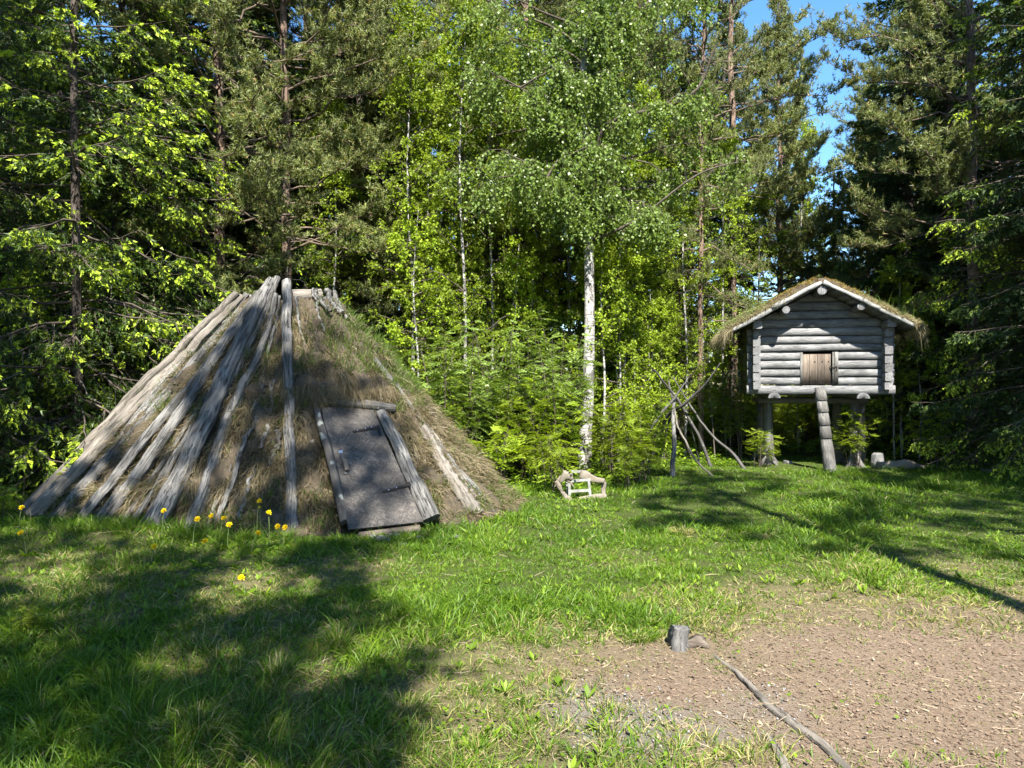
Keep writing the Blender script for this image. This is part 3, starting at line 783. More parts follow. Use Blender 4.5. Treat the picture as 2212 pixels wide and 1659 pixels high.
# roof: purlins, boards, verge boards, sod
for px_, pz, r_ in ((RX, 3.29, .08), (-.66, 2.95, .066), (.60, 2.98, .066)):
    local_obj('purlin', [(px_, -.48, pz), (px_, 1.0, pz), (px_, 2.1, pz)], r_, M['log_y'], cab, np.zeros(3), sides=12, n=6, rough=.08, groove=False)
def sloped_board(s, d0, d1, y0, y1, th, up, mat, name, nseg=4):
    ca, sa = 1 / math.hypot(1, SL), SL / math.hypot(1, SL)
    mb = MB(); vs = []
    yy = np.linspace(y0, y1, nseg)
    for y in yy:
        for dd, t in ((d0, 0), (d1, 0), (d1, th), (d0, th)):
            w = rng.normal() * .003
            vs.append((RX + s * (dd * ca + (t + up) * sa), y, RZ - dd * sa + (t + up) * ca + w))
    i = np.arange(nseg - 1)[:, None] * 4; j = np.arange(4)[None]; j2 = (j + 1) % 4
    q = np.stack([i + j, i + 4 + j, i + 4 + j2, i + j2], -1).reshape(-1, 4)
    n = len(vs); mb.add(vs, quads=np.vstack([q, [[0, 1, 2, 3], [n - 1, n - 2, n - 3, n - 4]]])); return obj(name, mb.mesh(name, mat), cab)
for s, ext in ((-1, 1.80), (1, 1.74)):
    nb = 9; w = ext / nb
    for k in range(nb):
        sloped_board(s, k * w + .004, (k + 1) * w - .004, -.46 + rng.uniform(-.02, .02), 2.15, .028, -.02, M['dark_y'], 'roof_board')
def verge(s, d0, d1, up0, up1, yoff, name='verge_board'):
    ca, sa = 1 / math.hypot(1, SL), SL / math.hypot(1, SL); n = 8; vs = []
    for t in np.linspace(0, 1, n):
        dd = d0 + (d1 - d0) * t; lo = up0 - .0 + rng.normal() * .006; hi = up1 + rng.normal() * .008
        for y, up in ((-.53 + yoff, lo), (-.49 + yoff, lo), (-.49 + yoff, hi), (-.53 + yoff, hi)):
            vs.append((RX + s * (dd * ca + up * sa), y, RZ - dd * sa + up * ca))
    i = np.arange(n - 1)[:, None] * 4; j = np.arange(4)[None]; j2 = (j + 1) % 4
    q = np.stack([i + j, i + 4 + j, i + 4 + j2, i + j2], -1).reshape(-1, 4); m_ = len(vs)
    mb = MB(); mb.add(vs, quads=np.vstack([q, [[0, 1, 2, 3], [m_ - 1, m_ - 2, m_ - 3, m_ - 4]]])); return obj(name, mb.mesh(name, M['verge']), cab)
verge(-1, 0, .95, .005, .075, 0); verge(-1, .60, 1.83, -.015, .055, .02)
verge(1, 0, 1.05, .005, .07, 0); verge(1, .85, 1.78, -.005, .05, .02)
def roof_pt(s, d, up, y):
    ca, sa = 1 / math.hypot(1, SL), SL / math.hypot(1, SL)
    return np.stack([RX + s * (d * ca + up * sa), y, RZ - d * sa + up * ca], -1)
def roof_sod():
    mb = MB(); nu, ny = 60, 50
    uu = np.linspace(-1.86, 1.80, nu); yy = np.linspace(-.49, 2.2, ny)
    U, Y = np.meshgrid(uu, yy); u = U.ravel(); y = Y.ravel()
    edge = np.minimum(np.minimum(y + .49, 2.2 - y) / .12, np.minimum(u + 1.86, 1.80 - u) / .15)
    th = .07 + .10 * np.sqrt(np.clip(edge, 0, 1)) + (vnoise(u * 5, y * 5, .6) - .5) * .06 * np.clip(edge, 0, 1)
    rr = .03 * np.exp(-(u / .25) ** 2)        # soften the ridge
    x = RX + u / math.hypot(1, SL) + np.sign(u) * th * .47; z = RZ - np.abs(u) * SL / math.hypot(1, SL) + th * .88 - rr * .35
    top = np.stack([x, y, z], -1); bot = roof_pt(np.sign(u + 1e-9), np.abs(u), .012, y)
    b = (np.arange(ny - 1)[:, None] * nu + np.arange(nu - 1)[None]).ravel()
    q = np.stack([b, b + 1, b + nu + 1, b + nu], -1); n = nu * ny
    mb.add(top, quads=q); mb.add(bot, quads=q[:, ::-1])
    rim = np.concatenate([np.arange(nu), np.arange(1, ny) * nu + nu - 1, (ny - 1) * nu + np.arange(nu - 2, -1, -1), np.arange(ny - 2, 0, -1) * nu])
    r2 = np.roll(rim, -1); k = len(rim)
    vv = np.vstack([bot[rim], top[rim]]); a = np.arange(k); a2 = (a + 1) % k
    mb.add(vv, quads=np.stack([a, a2, k + a2, k + a], -1))
    return mb.mesh('roof_sod', M['soil'], True), top, u, y
rs_me, rs_top, rs_u, rs_y = roof_sod(); obj('roof_sod', rs_me, cab)
def roof_grass():
    moss, gr = MB(), MB()
    n = 26000
    u = rng.uniform(-1.86, 1.8, n); y = rng.uniform(-.5, 2.2, n) ; y[:n // 3] = rng.uniform(-.5, 0, n // 3)
    s = np.sign(u); th = .12 + (vnoise(u * 5, y * 5, .6) - .5) * .06
    e = np.minimum(np.minimum(y + .49, 2.2 - y) / .12, np.minimum(u + 1.86, 1.80 - u) / .15); th = .07 + .10 * np.sqrt(np.clip(e, 0, 1)) + (th - .12)
    p = np.stack([RX + u / math.hypot(1, SL) + s * th * .47, y, RZ - np.abs(u) * SL / math.hypot(1, SL) + th * .88 - .01 * np.exp(-(u / .25) ** 2)], -1)
    up = np.stack([s * .3, 0 * u - .1, 0 * u + 1], -1)
    mossy = rng.random(n) < 1 - sm(np.abs(u + .1), .55, 1.15)
    d = nrm(up + rdir(n) * .8)
    k = mossy
    blades(moss, p[k] - [0, 0, .01], d[k], rng.uniform(.02, .06, k.sum()), .008, rdir(k.sum()) * .4, rnd=np.clip(.35 * rng.random(k.sum()) + .75 * vnoise(u[k] * 6, y[k] * 6, .7), 0, 1))
    k = ~mossy; m = k.sum()
    out = np.stack([s[k] * .8, 0 * u[k] - .2, 0 * u[k] + .45], -1)
    dd = nrm(out + rdir(m) * .7); r = rng.random(m) * .86; g = rng.random(m) < .3 + .25 * (u[k] < 0); r[g] = rng.uniform(.9, 1, g.sum())
    blades(gr, p[k] - [0, 0, .01], dd, rng.uniform(.05, .13, m), .005, np.tile([0, 0, -.5], (m, 1)) + rdir(m) * .3, rnd=r)
    # fringes hanging over the eaves and the verge
    for s, ex, cnt in ((-1, 1.84, 2300), (1, 1.78, 2300)):
        y = rng.uniform(-.55, 2.2, cnt); y[:cnt // 3] = rng.uniform(-.55, -.1, cnt // 3)
        up = rng.uniform(.02, .11, cnt); p = roof_pt(s, ex + rng.uniform(-.14, .03, cnt), up, y)
        L = rng.uniform(.07, .20, cnt); L[rng.random(cnt) < .12] *= 1.8
        dd = nrm(np.tile([s * .55, -.15, -.25], (cnt, 1)) + rdir(cnt) * .5)
        blades(gr, p, dd, L, .0055, np.tile([-s * .05, 0, -1.1], (cnt, 1)) + rdir(cnt) * .25, rnd=rng.random(cnt) * .87)
    cnt = 2200; uu = rng.uniform(-1.85, 1.78, cnt); uu = uu[np.abs(uu) > .7 - .3 * rng.random(cnt)]; cnt = len(uu)
    p = roof_pt(np.sign(uu), np.abs(uu), rng.uniform(.06, .11, cnt), rng.uniform(-.53, -.46, cnt))
    blades(gr, p, nrm(np.stack([np.sign(uu) * .5, 0 * uu - .5, 0 * uu + .1], -1) + rdir(cnt) * .6), rng.uniform(.04, .13, cnt), .005, np.tile([0, 0, -.6], (cnt, 1)), rnd=rng.random(cnt) * .9)
    # tall stems on the right slope
    cnt = 260; uu = rng.uniform(.7, 1.7, cnt); p = roof_pt(1, uu, .1, rng.uniform(-.4, 1.2, cnt))
    blades(gr, p, nrm(np.tile([.05, 0, 1.], (cnt, 1)) + rdir(cnt) * .2), rng.uniform(.2, .38, cnt), .004, rdir(cnt) * .3, rnd=rng.uniform(.9, 1, cnt))
    return moss.mesh('roof_moss', M['moss']), gr.mesh('roof_grass', M['straw'])
a_, b_ = roof_grass(); tag(obj('roof_moss', a_, cab), kind='stuff'); tag(obj('roof_grass', b_, cab), kind='stuff')

# the notched log ladder leaning on the front
lad_foot = D(1793, 1024, 12.32); lad_top = D(1771, 838, 12.62)
lad = empty('notched_log_ladder', (lad_foot[0], lad_foot[1], 0))
tag(lad, 'grey step log with cut notches leaning against the front of the storehouse', 'log ladder')
axis = lad_top - lad_foot; Ll = np.linalg.norm(axis); az = axis / Ll
def lad_mesh():
    # side profile with saw-tooth steps on the front, extruded round-backed
    xs = nrm(np.cross(az, [0, -1, 0])); fr = np.cross(xs, az); fr = fr if fr[1] < 0 else -fr
    mb = MB(); cuts = [0, .42, .66, .90, 1.14, 1.36, Ll]
    rings = []
    for k in range(len(cuts) - 1):
        a, b = cuts[k], cuts[k + 1] - .001
        rings += [(a, .105 if k else .11), (a + (b - a) * .75, .065 if k else .10), (b - .012, .045 if k else .095)]
    rings.append((Ll, .05)); S = 14; vs = []
    ang = np.arange(S) * 2 * math.pi / S
    for h, fd in rings:
        w = .092 + .014 * (1 - h / Ll)
        for A in ang:
            x = math.cos(A) * w; y = math.sin(A)
            y = -fd * abs(y) ** .45 if y < 0 else y * .085
            vs.append((x, y, h))
    n = len(rings); i = np.arange(n - 1)[:, None] * S; j = np.arange(S)[None]; j2 = (j + 1) % S
    mb.add(vs, quads=np.stack([i + j, i + j2, i + S + j2, i + S + j], -1).reshape(-1, 4))
    top = np.array(vs[-S:]); mb.add(np.vstack([top, top.mean(0)]), tris=[(a, (a + 1) % S, S) for a in range(S)])
    me = mb.mesh('step_log', M['log_z']); Rm = np.stack([xs, -fr, az], 1)
    o = obj('step_log', me, lad)
    o.matrix_local = Matrix([[Rm[i, 0], Rm[i, 1], Rm[i, 2], (0, 0, lad_foot[2])[i]] for i in range(3)] + [[0, 0, 0, 1]])
lad_mesh()

# ------------------------------------------------------------------ the cone of bare poles
TP = np.array([X_(1457, 12.8), 12.9, 0])
tip = empty('pole_cone', TP); tag(tip, 'open cone of crooked bare poles crossing near their tops beside the birch', 'pole frame')
def P4(x, y, Y): return D(1161 + x * .2116, 756 + y * .2116, Y)
for pts, ra, mt in (
    ([(1532, 300, 12.45), (1400, 480, 12.6), (1200, 740, 12.8), (960, 1085, 13.1)], (.012, .032, .024), 'pole'),
    ([(1190, 200, 12.7), (1300, 350, 12.8), (1400, 470, 12.9), (1560, 720, 13.0), (1690, 970, 13.1), (1785, 1205, 13.15)], (.016, .026, .036), 'pole_dark'),
    ([(1380, 270, 13.2), (1530, 500, 13.1), (1650, 690, 13.0), (1800, 890, 12.95), (1980, 1050, 12.9), (2115, 1220, 12.8)], (.013, .026, .04), 'pole_dark'),
    ([(1862, 140, 12.3), (1700, 350, 12.5), (1500, 540, 12.75), (1310, 680, 13.1), (1245, 890, 13.5), (1150, 1150, 13.9)], (.014, .032, .036), 'pole_dark'),
    ([(1400, 600, 13.0), (1320, 830, 13.4), (1290, 970, 13.6), (1255, 1150, 13.8)], (.02, .026, .028), 'pole_dark'),
    ([(1403, 480, 12.75), (1388, 700, 12.4), (1396, 980, 12.0), (1388, 1310, 11.7)], (.026, .038, .05), 'pole'),
    ([(1400, 600, 12.7), (1450, 800, 12.5), (1540, 970, 12.2), (1640, 1140, 12.0), (1790, 1285, 11.8)], (.018, .022, .02), 'pole_warm'),
    ([(1555, 745, 13.0), (1600, 930, 13.3), (1652, 1150, 13.6)], (.012, .014, .016), 'pole_dark'),
    ([(1340, 310, 13.4), (1400, 520, 13.2), (1470, 800, 13.6), (1560, 1100, 14.2)], (.016, .022, .03), 'pole_dark'),
    ):
    w = [P4(*p) for p in pts][::-1]
    local_obj('pole', w, ra[::-1], M[mt], tip, TP, sides=8, n=22, rough=.22, jitter=.006)

# ------------------------------------------------------------------ the little weathered frame below the birch
FR = D(1258, 1070, 9.55); FR[2] = 0
fr = empty('driftwood_frame', FR); tag(fr, 'low white-barred frame with pale driftwood slabs standing below the birch', 'wooden frame')
def PF(x, y, Y=9.55): return D(1161 + x * .2116, 756 + y * .2116, Y)
def slab(pts, rad, flat, name='slab'):
    p = smooth_path(pts, 12); o = local_obj(name, p, tuple(q * .85 for q in rad), M['bark_slab'], fr, FR, sides=10, n=12, rough=.3, jitter=.004, flat=.4)
    return o
slab([PF(172, 1395), PF(200, 1340), PF(260, 1310), PF(320, 1335), PF(372, 1400)], (.02, .045, .06, .04, .015), 1)
slab([PF(225, 1345, 9.5), PF(285, 1285, 9.5), PF(350, 1285, 9.55)], (.03, .085, .095), 1)
slab([PF(440, 1255), PF(510, 1290), PF(590, 1320), PF(680, 1335)], (.075, .08, .05, .04), 1)
slab([PF(195, 1340, 9.45), PF(225, 1400, 9.45), PF(248, 1460, 9.45)], (.035, .045, .02), 1)
slab([PF(672, 1335, 9.6), PF(668, 1400, 9.6), PF(675, 1475, 9.6)], (.035, .04, .032), 1)
slab([PF(262, 1460, 9.4), PF(300, 1505, 9.4), PF(350, 1535, 9.4)], (.03, .04, .03), 1)
slab([PF(430, 1515), PF(540, 1515), PF(630, 1500), PF(702, 1490)], (.02, .05, .05, .035), 1)
slab([PF(500, 1540, 9.4), PF(560, 1555, 9.4), PF(610, 1550, 9.4)], (.05, .06, .04), 1)
def bar(a, b, r=.017, name='bar'):
    a, b = np.array(a), np.array(b); z = nrm(b - a); x = nrm(np.cross([0, 1, 0.01], z)); y = np.cross(z, x); L = np.linalg.norm(b - a)
    v = [(sx * r, sy * r, zz) for zz in (0, L) for sx, sy in ((-1, -1), (1, -1), (1, 1), (-1, 1))]
    me = bpy.data.meshes.new(name); me.from_pydata(v, [], [(3, 2, 1, 0), (4, 5, 6, 7), (0, 1, 5, 4), (1, 2, 6, 5), (2, 3, 7, 6), (3, 0, 4, 7)]); me.materials.append(M['white_wood']); me.update()
    o = obj(name, me, fr); q = a - FR; o.matrix_local = Matrix([[x[i], y[i], z[i], q[i]] for i in range(3)] + [[0, 0, 0, 1]])
bar(PF(325, 1340), PF(328, 1512)); bar(PF(522, 1325), PF(540, 1490)); bar(PF(340, 1338), PF(540, 1322)); bar(PF(340, 1442), PF(530, 1432)); bar(PF(345, 1240, 9.8), PF(445, 1240, 9.8))
bar(PF(350, 1245, 9.85), PF(330, 1350, 9.6), .013); bar(PF(300, 1340, 9.9), PF(305, 1500, 9.9), .012)

# ------------------------------------------------------------------ small things on the ground
def stone(cx, cy, sx, sy, sz, label, tilt=0, mat='stone', name='flat_stone'):
    import bmesh
    bm = bmesh.new(); bmesh.ops.create_icosphere(bm, subdivisions=2, radius=1)
    for v in bm.verts:
        n = .18 * math.sin(v.co.x * 4 + cx * 9) * math.cos(v.co.y * 5 + cy * 7) + random.uniform(-.07, .07)
        v.co = Vector((v.co.x * sx * (1 + n), v.co.y * sy * (1 + n), max(-.6, min(.55, v.co.z * (1 + n))) * sz))
    me = bpy.data.meshes.new(name); bm.to_mesh(me); bm.free(); me.materials.append(M[mat])
    o = obj(name, me, None, (cx, cy, float(gh(cx, cy)) + sz * .25)); o.rotation_euler = (tilt, tilt * .5, random.uniform(0, 3))
    tag(o, label, 'stone'); return o
def g(u, v):
    Y = EYE * 1475 / (v - 829.5); return X_(u, Y), Y
for (u, v, a, b, c, lb) in (
    (826, 1170, .12, .07, .05, 'largest flat grey stone below the hut door'),
    (803, 1161, .09, .06, .04, 'dark flat stone tucked under the left corner of the hut door'),
    (872, 1183, .045, .04, .04, 'small pale stone in the grass in front of the hut door'),
    (905, 1163, .05, .035, .03, 'small light stone right of the hut threshold'),
    (850, 1158, .11, .05, .035, 'flat stone half buried under the middle of the hut threshold'),
    (986, 1160, .05, .03, .03, 'lone pale stone near the right foot of the hut')):
    x, y = g(u, v); stone(x, y, a, b, c, lb)
x, y = g(1884, 990); o = stone(6.95, 13.0, .13, .10, .34, 'rounded pale boulder beside the right post of the storehouse', name='boulder', mat='stone')
stone(X_(1701, 13.6), 13.6, .10, .07, .07, 'pale small rock in the shade below the storehouse', name='rock')
stone(X_(2132, 12.2), 12.2, .16, .1, .08, 'flat grey rock in the shaded grass right of the storehouse', name='rock')
# weathered flat log lying right of the storehouse
o = local_obj('fallen_log', [(6.85, 12.75, .04), (7.3, 12.7, .06), (7.75, 12.85, .02)], (.09, .12, .05), M['bark_slab'], None, np.zeros(3), n=10, rough=.4)
tag(o, 'short weathered log lying on the grass right of the storehouse ladder', 'log')
# cut stump in the path
x, y = g(1470, 1392)
stp = empty('tree_stump', (x, y, 0)); tag(stp, 'small cut grey stump standing at the edge of the bark path', 'stump')
so = local_obj('stump', [(x, y, -.05), (x, y, .05), (x + .01, y, .105)], (.07, .056, .052), M['log_z'], stp, np.array([x, y, 0]), sides=12, n=6, rough=.5)
local_obj('broken_wood', [(x + .05, y + .03, -.01), (x + .12, y + .02, .02), (x + .17, y - .01, -.01)], (.03, .035, .015), M['door_z'], stp, np.array([x, y, 0]), sides=7, n=6, rough=.5)
# long bare root crossing the path
rp = [(*g(u, v), 0) for u, v in ((1545, 1408), (1600, 1455), (1660, 1515), (1725, 1560), (1790, 1610), (1860, 1680))]
rp = [(a, b, float(gh(a, b)) + h) for (a, b, _), h in zip(rp, (-.006, .004, .008, .004, .008, .004))]
o = local_obj('bare_root', rp, (.012, .016, .020, .024, .022, .02), M['pole_warm'], None, np.zeros(3), sides=8, n=34, rough=.35, jitter=.004)
tag(o, 'long bare tree root running down the brown path', 'root')
rp = [(*g(u, v), 0) for u, v in ((1660, 1590), (1690, 1640), (1705, 1700))]
o = local_obj('bare_root', [(a, b, float(gh(a, b)) + .004) for a, b, _ in rp], (.016, .024, .02), M['pole_warm'], None, np.zeros(3), sides=8, n=10, rough=.35)
tag(o, 'short root stub at the very bottom edge of the path', 'root')

# dandelions
def dandelion_parts():
    hd = MB(); n = 90
    a = rng.uniform(0, 2 * math.pi, n); e = rng.uniform(.05, 1.3, n)
    d = np.stack([np.cos(a) * np.cos(e), np.sin(a) * np.cos(e), np.sin(e)], -1)
    leaves(hd, np.zeros((n, 3)), d, rdir(n), rng.uniform(.017, .024, n), .007, rnd=rng.random(n), k=.75)
    return hd.mesh('flower_head', M['yellow'])
head_me = dandelion_parts()
dl = [(560, 1083, .42), (561, 1096, .33), (580, 1108, .36), (457, 1115, .26), (484, 1120, .26), (495, 1134, .24), (426, 1122, .30), (443, 1170, .22), (600, 1138, .24), (616, 1140, .22), (557, 1152, .20), (521, 1249, .12), (333, 1181, .16), (47, 1097, .3), (45, 1152, .25), (354, 1104, .34)]
where = ['topmost yellow dandelion right of the thin hut poles', 'small half open dandelion just under the topmost one', 'dandelion between the topmost one and the upright grey pole',
         'dandelion left of centre in the cluster before the hut poles', 'dandelion in the middle of the cluster before the hut poles', 'dandelion on the right end of the low row before the hut poles',
         'leftmost bright dandelion of the cluster before the hut poles', 'lowest dandelion of the cluster, on a short pale stalk', 'dandelion leaning left of the foot of the upright grey pole',
         'dandelion touching the foot of the upright grey pole', 'dandelion low down between the cluster and the upright pole', 'single dandelion alone in the open grass below the hut',
         'small dandelion in the grass left of the cluster', 'far left dandelion, upper of the two beside the hut foot', 'far left dandelion, lower of the two beside the hut foot', 'small closed looking dandelion in front of the thick sloping poles']
for (u, v, h), lb in zip(dl, where):
    Y = (EYE - h - .02) * 1475 / (v - 829.5); Y = min(Y, 8.3); P = D(u, v, Y); bx, by = P[0] + rng.uniform(-.06, .03), P[1] + rng.uniform(-.03, .06)
    r_ = empty('dandelion', (bx, by, float(gh(bx, by)))); tag(r_, lb, 'dandelion', 'dandelions flowering in front of the hut')
    q = P - np.array([bx, by, float(gh(bx, by))])
    hd = obj('flower_head', head_me, r_, tuple(q)); hd.scale = (1.4,) * 3 if v != 1096 else (.7,) * 3; hd.rotation_euler = (R(rng.uniform(25, 60)), R(rng.uniform(-25, 25)), rng.uniform(-.5, .5))
    mb = MB(); tube(mb, smooth_path([(0, 0, -.02), q * [.3, .3, .6], q], 6), .0028, 5); obj('stalk', mb.mesh('stalk', M['stalk']), r_)
    mb = MB(); n = 7; a = rng.uniform(0, 6.28, n); d = nrm(np.stack([np.cos(a), np.sin(a), rng.uniform(.4, 1.1, n)], -1))
    blades(mb, np.zeros((n, 3)), d, rng.uniform(.12, .22, n), .028, np.tile([0, 0, -.5], (n, 1)), rnd=rng.uniform(.3, .8, n)); obj('leaf_rosette', mb.mesh('leaf_rosette', M['shrub']), r_)

# ------------------------------------------------------------------ lawn, weeds, litter
def scatter(n, y0, y1, pw=1.0, slack=1.4):
    y = y0 + (y1 - y0) * rng.random(n) ** pw
    x = rng.uniform(-1, 1, n) * (.78 * y + slack)
    return x, y
def in_hut(x, y, k=1.0): return ((x + 3.1) / (3.12 * k)) ** 2 + ((y - 9.2) / (2.22 * k)) ** 2 < 1
def lawn():
    mb = MB()
    for (n, y0, y1, per, hb, wb) in ((5200, 1.6, 4.2, 24, .085, .0042), (7800, 4.2, 7.2, 18, .085, .0055), (9800, 7.2, 14.6, 15, .095, .0085)):
        x, y = scatter(n, y0, y1)
        dm = dirt_mask(x, y)
        keep = (rng.random(n) > dm * .80) & (y < edge_y(x) + .8) & ~in_hut(x, y, .97)
        x, y, dm = x[keep], y[keep], dm[keep]; n = len(x)
        lush = sm(fbm(x + 3, y + 8, .9), .35, .7); left = sm(-x, -.3, 1.2) * sm(6 - y, 0, 2.5)
        rim = (~in_hut(x, y, 1.0)) & in_hut(x, y, 1.16) & (x < -2.2); ht_rim = np.where(rim, 2.3, 1.0)
        under = ((x - 5.9) / 1.6) ** 2 + ((y - 13.6) / 1.2) ** 2 < 1
        ht = hb * ht_rim * (.45 + .75 * lush + .65 * left) * (1 - .45 * dm) * np.where(under, .5, 1)
        tall = rng.random(n) < .07; ht[tall] *= 1.7
        dry = dry_mask(x, y)
        m = n * per; idx = np.repeat(np.arange(n), per)
        spread = np.repeat(rng.uniform(.025, .085, n) * (1 + .6 * (y > 7)), per)
        a = rng.uniform(0, 2 * math.pi, m); rr = spread * np.sqrt(rng.random(m))
        px, py = x[idx] + np.cos(a) * rr, y[idx] + np.sin(a) * rr
        p = np.stack([px, py, gh(px, py) - .006], -1)
        lean = (rr / spread)[:, None] * .75
        d = nrm(np.stack([np.cos(a), np.sin(a), np.zeros(m)], -1) * lean + [0, 0, 1] + rdir(m) * .38)
        L = ht[idx] * rng.uniform(.45, 1.35, m)
        isdry = rng.random(m) < (.04 + .5 * dry[idx] + .4 * dm[idx])
        r = np.where(isdry, rng.uniform(.76, 1, m), np.clip(rng.normal(.38, .16, m) + (vnoise(px, py, .5) - .5) * .3, 0, .72))
        d[isdry] = nrm(d[isdry] * [1, 1, .35] + rdir(isdry.sum()) * .45 + [0, 0, .12])
        bend = np.stack([np.cos(a), np.sin(a), -np.full(m, .35)], -1) * rng.uniform(.1, .6, (m, 1))
        blades(mb, p, d, L, wb * rng.uniform(.7, 1.4, m), bend, rnd=r)
    return mb.mesh('lawn_grass', M['grass'])
tag(obj('lawn_grass', lawn()), 'uneven green grass with straw covering the clearing', 'grass', kind='stuff')

def weeds():
    mb = MB()
    n = 2300; x, y = scatter(n, 2.0, 9.5, 1.1); dm = dirt_mask(x, y)
    k = (rng.random(n) > dm * 1.5) & ~in_hut(x, y) & (vnoise(x + 2, y + 6, .8) > .35); x, y = x[k], y[k]; n = len(x)
    per = 6; idx = np.repeat(np.arange(n), per); m = n * per; a = rng.uniform(0, 6.28, m)
    sz = np.repeat(rng.uniform(.02, .055, n), per)
    p = np.stack([x[idx], y[idx], gh(x[idx], y[idx]) + .01], -1)
    d = nrm(np.stack([np.cos(a), np.sin(a), rng.uniform(.25, 1.3, m)], -1)); s = np.stack([-np.sin(a), np.cos(a), 0 * a], -1)
    # two-part leaves that arch over
    L = sz * rng.uniform(.7, 1.2, m); W = L * rng.uniform(.3, .5, m)
    leaves(mb, p, d, s, L * 1.5, W, rnd=rng.uniform(.25, .9, m), k=.6)
    # clover: small rounded leaflets just over the turf
    n = 9000; x, y = scatter(n, 1.8, 8, 1.1); k = (rng.random(n) > dirt_mask(x, y) * .85) & (vnoise(x + 12, y + 16, .6) > .5) & ~in_hut(x, y); x, y = x[k], y[k]; n = len(x)
    p = np.stack([x, y, gh(x, y) + rng.uniform(.02, .06, n)], -1); a = rng.uniform(0, 6.28, n)
    d = nrm(np.stack([np.cos(a), np.sin(a), rng.uniform(-.1, .5, n)], -1)); leaves(mb, p, d, np.stack([-np.sin(a), np.cos(a), rng.normal(size=n) * .3], -1), .026, .02, rnd=rng.uniform(.2, .8, n), k=.6)
    return mb.mesh('weeds', M['shrub'])
tag(obj('weeds', weeds()), 'broad leaved weeds and clover scattered through the grass', 'weeds', kind='stuff')

def litter():
    mb = MB(); n = 60000
    x, y = scatter(n, 1.6, 7.5, 1.15); x = np.abs(x) * 1.0 + rng.uniform(-.6, .2, n)
    dm = dirt_mask(x, y); k = rng.random(n) < dm * 1.1 + .03; x, y = x[k], y[k]; n = len(x)
    p = np.stack([x, y, gh(x, y) + rng.uniform(.0, .010, n)], -1); a = rng.uniform(0, 6.28, n)
    d = nrm(np.stack([np.cos(a), np.sin(a), rng.normal(size=n) * .18], -1)); s = nrm(np.stack([-np.sin(a), np.cos(a), rng.normal(size=n) * .35], -1))
    L = rng.uniform(.004, .026, n) * rng.uniform(.5, 1, n); W = L * rng.uniform(.25, .65, n)
    v = np.stack([p, p + d * L[:, None], p + d * L[:, None] + s * W[:, None], p + s * W[:, None] - d * L[:, None] * .15], 1).reshape(-1, 3)
    mb.add(v, quads=np.arange(4 * n).reshape(-1, 4), rnd=np.clip(rng.normal(.45, .22, n), 0, 1))
    # straw lying flat
    n = 12000; x, y = scatter(n, 1.6, 8.5, 1.1); k = rng.random(n) < .15 + .8 * np.maximum(dry_mask(x, y), .22 * dirt_mask(x, y)); k &= ~in_hut(x, y); x, y = x[k], y[k]; n = len(x)
    a = rng.uniform(0, 6.28, n); p = np.stack([x, y, gh(x, y) + rng.uniform(.006, .03, n)], -1)
    blades(mb, p, nrm(np.stack([np.cos(a), np.sin(a), rng.normal(size=n) * .2], -1)), rng.uniform(.03, .15, n), .003, rdir(n) * .4, rnd=rng.uniform(.6, 1, n))
    return mb.mesh('bark_litter', M['litter'])
tag(obj('bark_litter', litter()), 'reddish bark chips, dead leaves and straw strewn over the bare path', 'litter', kind='stuff')
def gravel():
    mb = MB(); n = 4200; x = rng.uniform(-.2, 2.2, n); y = rng.uniform(2.2, 4.4, n); k = rng.random(n) < gravel_mask(x, y) + .02; x, y = x[k], y[k]; n = len(x)
    r = rng.uniform(.003, .009, n); base = np.array([[1, 0, 0], [0, 1, 0], [-1, 0, 0], [0, -1, 0], [0, 0, .8], [0, 0, -.8]])
    v = np.stack([x, y, gh(x, y) + .003], -1)[:, None, :] + base[None] * r[:, None, None] * rng.uniform(.6, 1.3, (n, 6, 1))
    f = np.array([[0, 1, 4], [1, 2, 4], [2, 3, 4], [3, 0, 4], [1, 0, 5], [2, 1, 5], [3, 2, 5], [0, 3, 5]])
    mb.add(v.reshape(-1, 3), tris=(np.arange(n)[:, None, None] * 6 + f[None]).reshape(-1, 3), rnd=np.repeat(rng.random(n), 8)); return mb.mesh('gravel', M['pebble'])
tag(obj('gravel', gravel()), 'grey gravel showing through the brown path', 'gravel', kind='stuff')

